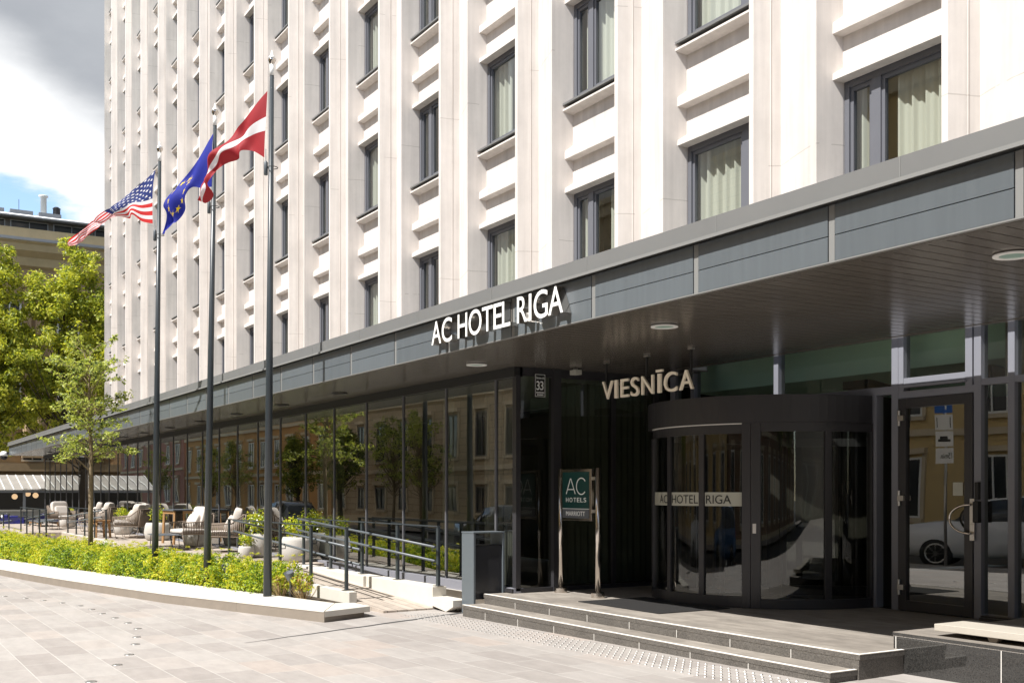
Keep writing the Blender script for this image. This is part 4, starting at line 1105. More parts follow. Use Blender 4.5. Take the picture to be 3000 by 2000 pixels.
pot_plant('small pale pot with trailing plant in front of the large flowered pot', -20.75, 6.55, .16, .24, .19, .3, n=260)
pot_plant('pale pot of dark green foliage by the glass, seen between the ramp handrails', -19.3, 7.05, .3, .46, .36, .5, n=500, flowers=40)
pot_plant('pale pot with a yellow green plant at the far end of the terrace', -42.6, 6.75, .3, .4, .34, .4)
pot_plant('pale pot with a green plant behind the two lounge chairs by the young tree', -34.5, 7.05, .3, .45, .34, .45)

# spotlights among the plants
def spot(lab, x, y, twin, a=0):
    t = thing('garden_spotlight', (0,0,0), lab, 'spotlight', 'spotlights in the flower bed')
    m = MB(); m.box(-.03,.03,-.02,.02,0,.33); m.build('stake', M['dark'], t)
    for i in range(2 if twin else 1):
        m = MB(); yaw = .5 if i else -.35; c = Vector((.10*i-.05, -.02, .37)); d = Vector((math.sin(yaw)*.5, -.35, .75)).normalized()
        m.tube([c-d*.065, c+d*.07], .052, 18); m.tube([c+d*.0705, c+d*.071], .04, 18); o = m.build('lamp_head', M['slate'], t, bevel=.003)
    put(t, (x, y, gz(x, y)+.06), a)
spot('pair of dark cylinder spotlights in the sparse end of the flower bed', -15.0, 5.40, True)
spot('pair of spotlights between the two nearer flagpoles', -17.45, 5.22, True, .3)
spot('single dark spotlight in the shrubs left of the middle flagpole', -23.3, 4.45, False)
spot('single dark spotlight in the shrubs near the left edge', -31.5, 3.7, False)

# ------------------------------------------------------------------ shrubs
random.seed(11)
m = MB(); cnt = 0
def bedpoint():
    x = -14.2 - 27*random.random()**1.25
    y0 = lerp_line(INN, x)-.02; y1 = (5.85 if x > -18.7 else lerp_line(DECK, x))-.06
    return x, random.uniform(y0, y1), y0, y1
def dens(x): return 1 if x < -15.65 else .0
pts = []
cells = set()
for _ in range(9000):
    x, y, y0, y1 = bedpoint()
    if random.random() > dens(x): continue
    key = (int(x/.19), int(y/.19))
    if key in cells: continue
    cells.add(key); pts.append((x, y))
    if len(pts) > 1150: break
for x, y in pts:
    far = max(1, (-x)/17)
    hgt = .40+.17*mnoise.noise(Vector((x*1.5, y*1.5, 3)))+random.uniform(-.07,.08)
    r_ = random.uniform(.17,.25)
    yellow = 1.3*mnoise.noise(Vector((x*1.2, y*1.2, 7)))+random.gauss(0,.22)
    pal = (1,1,1,0,0,2) if yellow > .12 else ((0,0,1,2,2,3) if yellow > -.25 else (0,2,2,2,3,3))
    z0 = gz(x, y)+.06
    for k in range(3):
        leaf_quads(m, (x+random.gauss(0,.06), y+random.gauss(0,.06), z0+hgt*(.35+.3*k)), r_*(1-.2*k), int(52/far**.5), .028*far**.3, .75, .55, lambda: random.choice(pal))
for x, y in random.sample(pts, len(pts)*2//5):
    z0 = gz(x, y)+.06+.40+.17*mnoise.noise(Vector((x*1.5, y*1.5, 3)))
    leaf_quads(m, (x+random.gauss(0,.08), y+random.gauss(0,.08), z0+random.uniform(.10,.19)), .065, 34, .015, .45, .9, lambda: random.choice((1,1,1,0)))
tag(m.build('flower_bed_shrubs', LG, None, (0,0,0), fix=False), kind='stuff')
for x, y, lab in ((-14.75,5.50,'small yellowing shrub right of the twin spotlight'),(-15.35,5.38,'small sparse shrub at the foot of the nearest flagpole')):
    z0 = gz(x, y)+.06
    t = thing('dry_shrub', (x, y, z0), lab, 'shrub', 'half dry shrubs at the end of the flower bed')
    m = MB()
    for _ in range(46):
        a = random.uniform(0, 2*PI); rr = random.uniform(.05,.30); h = random.uniform(.16,.36)
        m.tube([(x+rr*.2*math.cos(a), y+rr*.2*math.sin(a), z0),(x+rr*.7*math.cos(a), y+rr*.55*math.sin(a), z0+h*.6),(x+rr*math.cos(a), y+rr*.7*math.sin(a), z0+h)], .0028, 4)
    m.build('stems', mat('dry_stem', (.30,.2,.09), .9), t, fix=False)
    m = MB()
    for _ in range(16):
        a = random.uniform(0, 2*PI); rr = random.uniform(.02,.27)
        leaf_quads(m, (x+rr*math.cos(a), y+rr*.7*math.sin(a), z0+random.uniform(.2,.36)), .10, 22, .032, .8, .5, lambda: random.choice((1,1,0,2,4)))
    m.build('foliage', LG+[leaf_mat('leaf_brown', (.3,.17,.04), .2)], t, fix=False)
# ------------------------------------------------------------------ trees
def tree(name, lab, loc, h, trunk_r, lobes, nclus, nleaf, csize, lsize, mats, bark, cat='tree', group=None, clear=.25, seed=1, pick=None):
    random.seed(seed)
    t = thing(name, loc, lab, cat, group)
    L = Vector(loc)
    m = MB()
    top = L+Vector((random.uniform(-.2,.2)*trunk_r*4, random.uniform(-.2,.2)*trunk_r*4, h*.9))
    stem = [L, L.lerp(top,.3)+Vector((trunk_r*.4,0,0)), L.lerp(top,.6)+Vector((-trunk_r*.3,trunk_r*.3,0)), top]
    m.tube(stem, [trunk_r*1.15, trunk_r*.85, trunk_r*.55, trunk_r*.12], 10)
    def on_stem(f):
        f *= 3; i = min(int(f), 2); return stem[i].lerp(stem[i+1], f-i)
    m.build('trunk', bark, t, smooth=True, fix=False)
    cl = []
    tot = sum(w for *_, w in lobes)
    for _ in range(nclus):
        q = random.uniform(0, tot)
        for cx, cy, cz, rx, ry, rz, w in lobes:
            q -= w
            if q <= 0: break
        v = Vector((random.gauss(0,1), random.gauss(0,1), random.gauss(0,1))).normalized()
        f = random.random()**.38
        cl.append(L+Vector((cx+v.x*rx*f, cy+v.y*ry*f, cz+v.z*rz*f)))
    m = MB()
    for c in cl[::max(1, nclus//70)]:
        f = min(.97, max(clear, (c.z-L.z)/h*.8)); a = on_stem(f); b = a.lerp(c, .5)+Vector((0,0,-.04*h*random.random()))
        r0 = trunk_r*.35*(1.05-f)
        m.tube([a, b, c], [r0, r0*.6, r0*.2], 5, caps=False)
    m.build('branches', bark, t, smooth=True, fix=False)
    m = MB()
    n = len(mats)
    for c in cl:
        tone = mnoise.noise(Vector((c.x*.5, c.y*.5, c.z*.5)))
        w = [1.4+tone*1.5, 1.1, .7-tone] if n == 3 else [1]*n
        w = [max(.1, a) for a in w]
        leaf_quads(m, c, csize*random.uniform(.7,1.2), nleaf, lsize, .8, .45, lambda: random.choices(range(n), w)[0], droop=.15)
    m.build('crown', mats, t, fix=False)
    return t
# young tree in the flower bed: flat tiers of branches
random.seed(5)
def young_tree():
    loc = (-26.0, 4.6, gz(-26,4.6)+.06); L = Vector(loc)
    t = thing('young_tree', loc, 'slender young tree standing in the flower bed in front of the canopy', 'tree')
    m = MB(); st = [L, L+Vector((.02,.0,1.3)), L+Vector((-.03,.02,2.6)), L+Vector((.04,-.05,3.7)), L+Vector((-.06,.0,4.9))]
    m.tube(st, [.058,.052,.045,.027,.005], 12); m.build('trunk', M['bark'], t, smooth=True, fix=False)
    m = MB(); lf = MB()
    def stem(z):
        f = z/4.9*4; i = min(int(f), 3); return st[i].lerp(st[i+1], f-i)
    nb = 46
    for k in range(nb):
        z = 2.1+2.6*(k/nb)+random.uniform(-.2,.2); a0 = k*2.4+random.uniform(-.4,.4)
        ln = (1.25*(1-.5*(max(0, z-2.1)/2.8)**1.4))*random.uniform(.35,1.15)
        p = stem(min(z,4.8)); d = Vector((math.cos(a0), math.sin(a0), 0)); pts = [p]
        rise = random.uniform(-.05,.75)+.35*((z-2.1)/2.8)
        for q in range(1, 6):
            f = q/5; pts.append(p+d*ln*f+Vector((random.gauss(0,.03), random.gauss(0,.03), ln*(rise*f+.10*math.sin(f*PI)-.12*f*f))))
        m.tube(pts, [.019*(1-.6*(z-2.1)/2.8),.014,.010,.007,.005,.002], 5, caps=False)
        for q in range(15):
            f = .22+.8*random.random(); i = min(int(f*5), 4); c = pts[i].lerp(pts[i+1], min(1, f*5-i))
            sd = Vector((-d.y, d.x, 0))*random.choice((-1,1)); e = c+sd*random.uniform(.05,.36)*(1.1-f*.5)+d*.06+Vector((0,0,random.uniform(-.05,.16)))
            m.tube([c, e], [.004,.0015], 4, caps=False)
            for _ in range(3):
                leaf_quads(lf, c.lerp(e, random.uniform(.3,1)), .11, 3, .046, .5, .8, lambda: random.choice((0,0,1,1,2)), droop=.25)
    m.build('branches', M['bark'], t, smooth=True, fix=False)
    lf.build('crown', LS, t, fix=False)
young_tree()
g0 = -.55
lob1 = [(0,.1,9.2,2.5,2.6,3.4,3),(.3,-1.5,7.8,2.2,1.8,2.8,2),(-.3,1.4,8.2,2.0,1.9,3.4,2.4),(0,.55,12.9,1.2,1.1,1.9,1.4),(0,-.9,11.4,1.2,1.1,1.6,1),(.2,.3,5.6,2.2,2.3,1.4,.9),(0,1.5,11,1.2,1.1,1.8,.9)]
tree('linden_tree', 'big yellow green tree before the ochre building, beside the hotel tower', (-57.5, 8.9, g0), 13.6, .24, lob1, 360, 95, .58, .112, LT, M['barkd'], group='street trees before the ochre building', seed=3)
lob2 = [(0,0,9.2,2.4,2.3,3.2,3),(0,1.2,6.4,2.0,1.6,2.4,2),(0,.9,12.4,1.1,1.1,1.9,1.2),(0,-1.3,9.5,1.6,1.6,2,1.4),(.2,1.3,9.6,1.0,1.0,1.7,.8),(0,.6,5.2,1.8,1.5,1.3,.6)]
tree('linden_tree', 'big yellow green tree before the ochre building, cut by the left edge', (-57.5, 5.0, g0), 13.6, .22, lob2, 320, 95, .58, .112, LT, M['barkd'], group='street trees before the ochre building', seed=9)
# young street trees on the near pavement side that show in the glass
slob = [(0,0,4.2,1.3,1.3,1.5,2),(0,.2,5.6,.8,.8,1.0,1),(.2,-.2,3.2,1.2,1.2,.8,1)]
tree('street_tree', 'young street tree by the kerb, casting shade at the left edge of the paving', (-22.3,-2.75,gz(-22,-2)-.12), 6.3, .08, slob, 120, 40, .42, .075, LS, M['bark'], seed=20, clear=.35)
tl = [(0,0,4.4,1.6,1.6,1.7,2),(0,.2,5.6,1.0,1.0,1.0,1),(.2,-.2,3.2,1.5,1.5,.8,1)]
for i, (x, lab) in enumerate([(-56.2,'light street tree across the street, mirrored left of the black car'),(-52.6,'light street tree across the street, mirrored above the black car'),(-86,'light street tree across the street, mirrored behind the nearer lounge chairs'),(-93,'light street tree across the street, mirrored behind the middle flagpole'),(-112,'light street tree across the street, mirrored behind the wooden side table'),(-140,'light street tree across the street, mirrored behind the farthest lounge chairs')]):
    tree('street_tree', lab, (x, -11.4, gz(x,-11)), 6.6, .09, tl, 120, 30, .4, .085, LS, M['bark'], group='light street trees across the street', seed=20+i, clear=.35)
dl2 = [(0,0,3.9,1.6,1.6,1.9,2),(0,0,5.3,1.1,1.1,.9,1)]
for i, (x, lab) in enumerate([(-71.5,'dense dark street tree across the street, mirrored right of the nearest flagpole'),(-63.8,'dense dark street tree across the street, mirrored above the ramp handrail')]):
    tree('street_tree', lab, (x, -11.3, gz(x,-11)), 6.2, .16, dl2, 220, 42, .42, .085, [LT[1],LT[2],LG[3]], M['barkd'], group='dense street trees across the street', seed=40+i)
for i, (x, y) in enumerate([(17,-11.2),(27,-11.5)]):
    tree('street_tree', ['green street tree behind the camera, mirrored in the revolving door','farther green street tree mirrored in the revolving door'][i], (x, y, gz(x,y)), 8, .16, [(0,0,5.2,2.3,2.3,2.2,2),(0,0,7,1.4,1.4,1.1,1)], 160, 34, .6, .13, [LT[1],LT[2],LG[3]], M['barkd'], group='street trees behind the camera', seed=60+i)

# ------------------------------------------------------------------ ochre building at the end of the street
XB = -66.0
ob = thing('ochre_building', (XB, 8, -.6), 'old ochre stone building with a heavy cornice and attic windows behind the trees', 'building')
m = MB(); m.box(XB-14, XB, 1.5, 46, -.8, 14.4); m.build('wall', M['beige'], ob)
m = MB()
prof = [(XB+.001,14.1),(XB+.25,14.25),(XB+.3,14.7),(XB+.75,15.0),(XB+.8,15.35),(XB+.95,15.45),(XB+.95,15.62),(XB+.15,15.75),(XB+.15,16.35),(XB+.001,16.35)]
m.add([(x,1.5,z) for x,z in prof]+[(x,46,z) for x,z in prof], [tuple(range(10)),tuple(range(19,9,-1))]+[(i,i+10,(i+1)%10+10,(i+1)%10) for i in range(10)])
m.box(XB-14, XB, 1.5, 46, 14.4, 16.3)
m.build('cornice', M['beigel'], ob)
m = MB(); m.add([(XB+.96,1.5,15.63),(XB+.96,46,15.63),(XB+.2,46,15.78),(XB+.2,1.5,15.78)], [(0,1,2,3)]); m.box(XB+.96,XB+1.0,1.5,46,15.5,15.66); m.build('zinc_ledge', M['zinc'], ob, fix=False)
m = MB(); m.box(XB-13.5, XB-.6, 2, 45, 16.301, 17.0); m.build('attic_wall', M['roofd'], ob)
m = MB(); m.add([(XB+.1,1.5,17.08),(XB+.1,46,17.08),(XB-4,46,18.0),(XB-4,1.5,18.0),(XB+.1,1.5,16.98),(XB+.1,46,16.98),(XB-4,46,16.98),(XB-4,1.5,16.98)], [(0,1,2,3),(0,4,5,1),(4,7,6,5),(3,2,6,7)])
for y in [4.5+1.5*i for i in range(4)]: m.box(XB-2.2, XB-.6, y, y+1.2, 17.28, 17.52)
rf = m.build('roof', M['zinc'], ob)
m = MB(); m.tube([(XB+.18,1.5,17.02),(XB+.18,46,17.02)], .08, 8); m.build('gutter', M['zinc'], rf, smooth=True)
m = MB(); m.lathe([(.17,17.2),(.17,18.45),(.26,18.5),(.26,18.58),(.001,18.6)], (XB-1, 9.3, 0), 16); m.build('flue', M['white'], rf, smooth=True)
m = MB(); m.lathe([(.2,17.2),(.2,17.9),(.24,17.92),(.1,18.02),(.001,18.03)], (XB-1, 10.0, 0), 14); m.build('roof_vent', M['dark'], rf, smooth=True)
m = MB(); m.tube([(XB-1,8.0,17.3),(XB-1,8.0,18.2)], .015, 5); m.build('aerial', M['dark'], rf)
def part_win(par, x0, y0, y1, z0, z1, axis='x', out=1, depth=.05, fr=.09, frame='white'):
    """window on a wall facing +-X or +-Y"""
    def b(m_, a, c, e, f, d0, d1):
        if axis == 'x': m_.box(min(x0+out*d0,x0+out*d1), max(x0+out*d0,x0+out*d1), a, c, e, f)
        else: m_.box(a, c, min(x0+out*d0,x0+out*d1), max(x0+out*d0,x0+out*d1), e, f)
    m_ = MB(); b(m_, y0, y0+fr, z0, z1, .002, depth); b(m_, y1-fr, y1, z0, z1, .002, depth); b(m_, y0+fr, y1-fr, z0, z0+fr, .002, depth-.004); b(m_, y0+fr, y1-fr, z1-fr, z1, .002, depth-.004)
    yc = (y0+y1)/2; b(m_, yc-fr/3, yc+fr/3, z0+fr, z1-fr, .002, depth-.006)
    og = (x0, yc, z0) if axis == 'x' else (yc, x0, z0)
    w = m_.build('window', M[frame], par, og)
    m_ = MB(); b(m_, y0+fr, y1-fr, z0+fr, z1-fr, .004, .016); m_.build('pane', M['black'], w, og)
    return w
M['black2'] = mat('dark_window_glass', (.03,.035,.04), .12)
M['black'] = M['black2']
def shift_win(w, par, dx, dy, dz):
    c = copy_tree(w, par); c.location = w.location+Vector((dx,dy,dz)); return c
w0 = part_win(ob, XB-.598, 3.0, 5.0, 16.42, 16.92, 'x', 1, .06, .06, 'zinc')
for i in range(1, 5): shift_win(w0, ob, 0, 2.25*i, 0)
m = MB()
for y in [2.2+3.05*i for i in range(6)]:
    for d in (0, .62):
        m.tube([(XB+.12,y+d,4.0),(XB+.12,y+d,13.0)], .24, 10); m.box(XB+.002,XB+.42,y+d-.32,y+d+.32,13.0,13.6)
        m.box(XB+.002,XB+.4,y+d-.3,y+d+.3,3.5,4.0)
m.build('pilasters', M['beige'], ob)
w1 = part_win(ob, XB, 3.75, 4.95, 9.3, 12.2, 'x', 1, .12, .1, 'white')
for i in range(5):
    for z in (0, -4.2):
        if (i, z) != (0, 0): shift_win(w1, ob, 0, 3.05*i, z)
m = MB(); m.box(XB+.003,XB+.35,1.5,46,2.75,3.2); m.box(XB+.003,XB+.22,1.5,46,1.6,2.1)
m.build('plinth_band', M['beige'], ob)
w2 = part_win(ob, XB, 8.0, 9.15, 3.3, 3.95, 'x', 1, .08, .1, 'white'); shift_win(w2, ob, 0, 3.1, 0); shift_win(w2, ob, 0, -3.1, 0)

# cafe pergola with globe lamps
pg = thing('cafe_pergola', (-60, 8, -.55), 'cafe terrace under a pale striped glass awning at the far left', 'pergola')
m = MB(); m.add([(-59.4,1,1.66),(-59.4,16,1.66),(-62.5,16,2.45),(-62.5,1,2.45),(-59.4,1,1.70),(-59.4,16,1.70),(-62.5,16,2.49),(-62.5,1,2.49)], [(0,1,2,3),(7,6,5,4),(0,4,5,1),(3,2,6,7),(0,3,7,4),(1,5,6,2)])
m.build('awning', mat('awning_sheet', (.33,.31,.285), .4, var=.35, vscale=2), pg)
m = MB()
for y in [1+.42*i for i in range(36)]: m.bar((-59.38,y,1.71),(-62.5,y,2.5), .035, .03)
m.build('awning_bars', M['white'], pg)
m = MB()
for y in (1, 4.2, 7.35, 10.5, 13.6): m.box(-59.5,-59.42,y-.06,y+.06,-.55,1.655)
m.box(-59.52,-59.41,.9,16.1,1.56,1.655); m.build('posts', M['zinc'], pg)
m = MB(); m.box(-59.6,-59.45,.9,16.1,-.7,.62); m.box(-59.66,-59.4,.9,16.1,.621,.70); m.build('parapet', M['stone'], pg)
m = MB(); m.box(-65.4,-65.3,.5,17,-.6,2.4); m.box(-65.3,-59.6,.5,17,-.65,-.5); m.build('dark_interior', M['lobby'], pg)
for i, (y, z, x) in enumerate([(6.97,1.36,-60),(7.66,1.50,-60.6),(7.95,1.42,-60),(8.9,1.45,-61),(10.4,1.44,-60.3)]):
    t = thing('globe_lamp', (x, y, z), ['round paper lamp hanging alone at the left of the cafe terrace','smaller round lamp behind the post of the cafe terrace','round lamp right of the cafe terrace post','round lamp deep in the cafe terrace','round lamp at the right end of the cafe terrace'][i], 'lamp', 'globe lamps on the cafe terrace')
    m = MB(); m.lathe([(.001,-.14)]+[(.14*math.cos(R(a)), .14*math.sin(R(a))) for a in range(-75, 90, 15)]+[(.001,.14)], (x,y,z), 18); m.build('globe', emit('warm_globe', (.75,.5,.28), .55), t, smooth=True)
    m = MB(); m.tube([(x,y,z+.14),(x,y,1.85)], .006, 4); m.build('cord', M['dark'], t)

# motorcycles
def motorbike():
    t = thing('motorcycle', (0,0,0), 'x', 'motorcycle', 'motorcycles parked beyond the terrace')
    for x in (-.68, .68):
        m = MB(); m.tube([(x+.27*math.cos(a),0,.31+.27*math.sin(a)) for a in [2*PI*i/24 for i in range(25)]], .055, 8, caps=False); w = m.build('wheel', M['rubber'], t, smooth=True)
        m = MB(); m.tube([(x,-.04,.31),(x,.04,.31)], .09, 12); m.tube([(x+.2*math.cos(a),0,.31+.2*math.sin(a)) for a in [2*PI*i/20 for i in range(21)]], .018, 6, caps=False)
        for k in range(6): m.tube([(x,0,.31),(x+.2*math.cos(k*PI/3),0,.31+.2*math.sin(k*PI/3))], .012, 5)
        m.build('rim', M['alu'], w)
    m = MB(); m.add([(-.45,s*w_,z) for s in (-1,1) for (w_,z) in ((.10,.45),(.16,.8))]+[(.35,s*.14,z) for s in (-1,1) for z in (.4,.82)]+[(-.72,s*.12,.72) for s in (-1,1)], [(0,4,5,1),(2,3,7,6),(1,5,7,3),(0,2,6,4),(0,1,8),(2,9,3),(8,1,3,9),(4,6,7,5),(0,8,9,2)])
    soft(m, -.30,.1,-.12,.12,.74,.90); soft(m, -.60,-.36,-.14,.14,.66,.95); soft(m, .4,.8,-.08,.08,.70,.82)
    m.build('fairing', mat('blue_lacquer', (.014,.016,.13), .3, coat=.3), t, smooth=False)
    m = MB(); soft(m, .05,.75,-.13,.13,.78,.88); m.build('saddle', M['rubber'], t, smooth=True)
    m = MB(); m.tube([(-.68,-.07,.31),(-.45,-.07,.95)], .022, 6); m.tube([(-.68,.07,.31),(-.45,.07,.95)], .022, 6); m.tube([(-.36,-.36,1.02),(-.45,0,.98),(-.36,.36,1.02)], .016, 6); m.build('fork', M['alu'], t, smooth=True)
    m = MB(); m.tube([(-.66,0,.82),(-.60,0,.84)], .09, 12); m.build('headlight', M['white'], t)
    m = MB(); m.tube([(-.1,-.17,.25),(.75,-.17,.38)], .05, 8); soft(m, -.2,.2,-.14,.14,.22,.5); m.build('engine', M['dark'], t, smooth=True)
    return t
mb0 = motorbike()
for i, (x, y, a, lab) in enumerate([(-55.6,6.55,70,'blue motorcycle nearest the middle of the cafe front'),(-56.2,5.35,78,'blue motorcycle at the left, half behind the low handrail'),(-56.5,8.3,60,'blue motorcycle seen through the end of the glass front')]):
    put(mb0 if i == 0 else copy_tree(mb0), (x, y, gz(x,y)), R(a), lab)

# ------------------------------------------------------------------ the far side of the street (shows in the glass)
def house(name, lab, x0, x1, y, h, wall, trim, floors, nwin, frame='white', arch=False, roofm='roofd'):
    t = thing(name, ((x0+x1)/2, y, -.3), lab, 'building')
    m = MB(); m.box(x0, x1, y-11, y, -1.2, h); m.build('wall', wall, t)
    m = MB(); m.box(x0-.02, x1+.02, y+.002, y+.35, h-.55, h-.001); m.box(x0-.02, x1+.02, y+.002, y+.55, h, h+.3)
    for z in floors[1:]: m.box(x0, x1, y+.002, y+.16, z[0]-.75, z[0]-.5)
    m.box(x0, x1, y+.002, y+.1, -1.2, floors[0][0]-.45)
    m.build('cornice', trim, t)
    m = MB(); m.prism([(y+.5,h+.31),(y-5.2,h+3.4),(y-11,h+.31)], x0, x1); m.build('roof', M[roofm], t)
    sp = (x1-x0)/nwin
    for z0, z1 in floors:
        w = None
        for i in range(nwin):
            cx = x0+sp*(i+.5)
            if w is None:
                ww = min(.62, sp*.3)
                w = part_win(t, y, cx-ww, cx+ww, z0, z1, 'y', 1, .07, .08, frame)
                m = MB(); m.box(cx-ww-.2, cx+ww+.2, y+.003, y+.22, z1+.12, z1+.32); m.box(cx-ww-.12, cx+ww+.12, y+.003, y+.17, z0-.16, z0-.02)
                m.box(cx-ww-.16, cx-ww-.02, y+.003, y+.09, z0-.02, z1+.12); m.box(cx+ww+.02, cx+ww+.16, y+.003, y+.09, z0-.02, z1+.12)
                m.build('surround', trim, w, (cx, y, z0))
            else: shift_win(w, t, sp*i, 0, 0)
    return t
sand = brick_mat('sandstone_courses', (.52,.42,.28), (.56,.45,.31), (.3,.23,.15), 1.5, .42, .02, .85, .01, noise_amt=.2, swap=True)
sandt = mat('sandstone_trim', (.62,.52,.37), .85, var=.12)
house('sandstone_house', 'ornate sandstone house across the street, mirrored in the nearer glass panes', -72, -33, -14.2, 16.8, sand, sandt, [(.5,1.9),(3.5,6.0),(7.6,10.0),(11.6,13.8)], 12, 'roofd')
house('orange_house', 'orange rendered house across the street, mirrored behind the middle flagpole', -112, -72.5, -14.2, 16, mat('orange_render', (.56,.31,.11), .85, var=.08), sandt, [(.4,2.2),(3.6,5.8),(7.4,9.6),(11.2,13.3)], 12)
house('rose_house', 'rose coloured house far along the street, mirrored behind the farthest flagpole', -190, -113, -14.2, 14, mat('rose_render', (.42,.2,.15), .85, var=.1), sandt, [(.6,3.0),(4.6,6.6),(8,10)], 18)
house('yellow_house', 'yellow rendered house across the street, mirrored in the entrance door', -32.5, -8, -14.2, 17.5, mat('yellow_render', (.62,.46,.22), .85, var=.08), sandt, [(.6,2.9),(4.4,6.6),(8.2,10.3),(12,14.1)], 7)
house('brown_house', 'brown brick house across the street, mirrored at the right edge', -7.5, 40, -14.2, 13, brick_mat('brown_brick', (.23,.12,.07), (.28,.15,.09), (.3,.26,.2), .25, .075, .01, .85, .004, swap=True), sandt, [(.6,2.9),(4.4,6.6),(8.2,10.3)], 13)

house('terminal_house', 'pale house closing the street behind the camera, mirrored in the revolving door', 64, 96, 12, 14, mat('grey_render', (.42,.38,.32), .85, var=.1), sandt, [(.6,2.9),(4.4,6.6),(8.2,10.3)], 9)
_th = bpy.data.objects['terminal_house']; _th.rotation_euler = (0, 0, R(-90)); _th.location = (62, -2, -.3)
def car(col, lab, loc, a, tall=1.0, group='cars parked along the kerb'):
    t = thing('parked_car', (0,0,0), lab, 'car', group)
    # lengthwise stations: x, half width, z low, z belt, z roof (roof 0 = no cabin)
    ST = [(-2.38,.74,.40,.84,0),(-2.22,.88,.32,.93,0),(-1.5,.94,.28,1.02,0),(-1.08,.95,.27,1.05,0),(-.42,.95,.27,1.06,1.52),(.5,.95,.27,1.05,1.62),(1.5,.95,.28,1.08,1.58),(2.05,.92,.32,1.08,1.42),(2.3,.86,.4,1.0,0),(2.38,.78,.46,.9,0)]
    vs = []; rows = []
    for x, w, zl, zb, zr in ST:
        zr = zr if zr else zb+.015
        zl, zb, zr = zl*1.0, zb*tall, zr*tall
        top = .72 if zr > zb+.1 else .8
        ring = [(-w*.9,zl),(-w,zl+.15),(-w*1.01,(zl+zb)/2),(-w*.96,zb),(-w*top,zr-.04),(-w*top*.8,zr),(w*top*.8,zr),(w*top,zr-.04),(w*.96,zb),(w*1.01,(zl+zb)/2),(w,zl+.15),(w*.9,zl)]
        rows.append(len(vs)); vs += [(x, y, z) for y, z in ring]
    m = MB(); fs = []; n = 12; mi = []
    for i in range(len(ST)-1):
        for k in range(n):
            fs.append((rows[i]+k, rows[i]+(k+1) % n, rows[i+1]+(k+1) % n, rows[i+1]+k))
            cab = (ST[i][4] or ST[i+1][4])
            full = ST[i][4] and ST[i+1][4]
            mi.append(1 if (k in (3,7) and full) or (k in (4,5,6) and cab and not full) or (k in (3,7) and cab and not full and i == 3) else 0)
    fs.append(tuple(range(n))); mi.append(0); fs.append(tuple(range(rows[-1], rows[-1]+n))[::-1]); mi.append(0)
    m.v = vs; m.f = fs; m.m = mi
    m.build('body', [col, M['black2']], t, smooth=True)
    m = MB()
    for x in (-.38, .56, 1.52):
        for s in (-1, 1): m.bar((x,s*.925,1.06*tall),(x+.03,s*.73,1.55*tall), .06, .03)
    m.build('window_pillars', col, t)
    for x in (-1.45, 1.45):
        for s in (-1, 1):
            m = MB(); m.lathe([(.2,0),(.36,.01),(.37,.06),(.37,.2),(.34,.23),(.2,.235)], (0,0,0), 28)
            m.v = [(x+a, s*(.73+c), .37+b) for a, b, c in m.v]; w = m.build('wheel', M['rubber'], t, (x,s*.9,.37), smooth=True)
            m = MB(); m.tube([(x,s*.93,.37),(x,s*.965,.37)], .06, 12)
            for k in range(8): m.bar((x,s*.955,.37),(x+.23*math.cos(k*PI/4),s*.955,.37+.23*math.sin(k*PI/4)), .04, .02, up=(0,1,0))
            m.tube([(x+.235*math.cos(q),s*.955,.37+.235*math.sin(q)) for q in [2*PI*i/24 for i in range(25)]], .02, 6, caps=False)
            m.build('rim', M['alu'], w, (x,s*.9,.37))
    for s in (-1, 1):
        m = MB(); soft(m, -2.33,-2.12,s*.68-.16,s*.68+.16,.66,.78); m.build('headlight', M['white'], t, smooth=True)
        m = MB(); soft(m, 2.2,2.38,s*.7-.12,s*.7+.12,.82,1.0); m.build('tail_light', mat('red_lens', (.4,.01,.01), .2), t, smooth=True)
        m = MB(); soft(m, -.78,-.58,s*1.08-.1,s*1.08+.1,1.02*tall,1.16*tall); m.build('mirror', col, t, smooth=True)
    put(t, loc, a); return t
wcar = mat('white_car_paint', (.75,.76,.78), .25, coat=.6); bcar = mat('black_car_paint', (.012,.012,.014), .25, coat=.6); bl = mat('blue_car_paint', (.04,.1,.22), .25, coat=.6); gr = mat('grey_car_paint', (.13,.14,.15), .25, coat=.6)
zc = lambda x: gz(x,-4)-.12
car(wcar, 'white estate car parked by the kerb, mirrored in the entrance door', (-16.45,-4.2,zc(-15.6)), R(-28), 1.1)
car(bcar, 'black car parked by the kerb, mirrored in the glass beside the litter bin', (-30.5,-3.6,zc(-30)), 0)
car(bl, 'blue car parked by the kerb, mirrored in the revolving door', (-9.2,-3.6,zc(-9)), 0)
car(gr, 'grey car parked by the kerb, mirrored behind the lounge chairs', (-52,-3.6,zc(-52)), 0, 1.1)
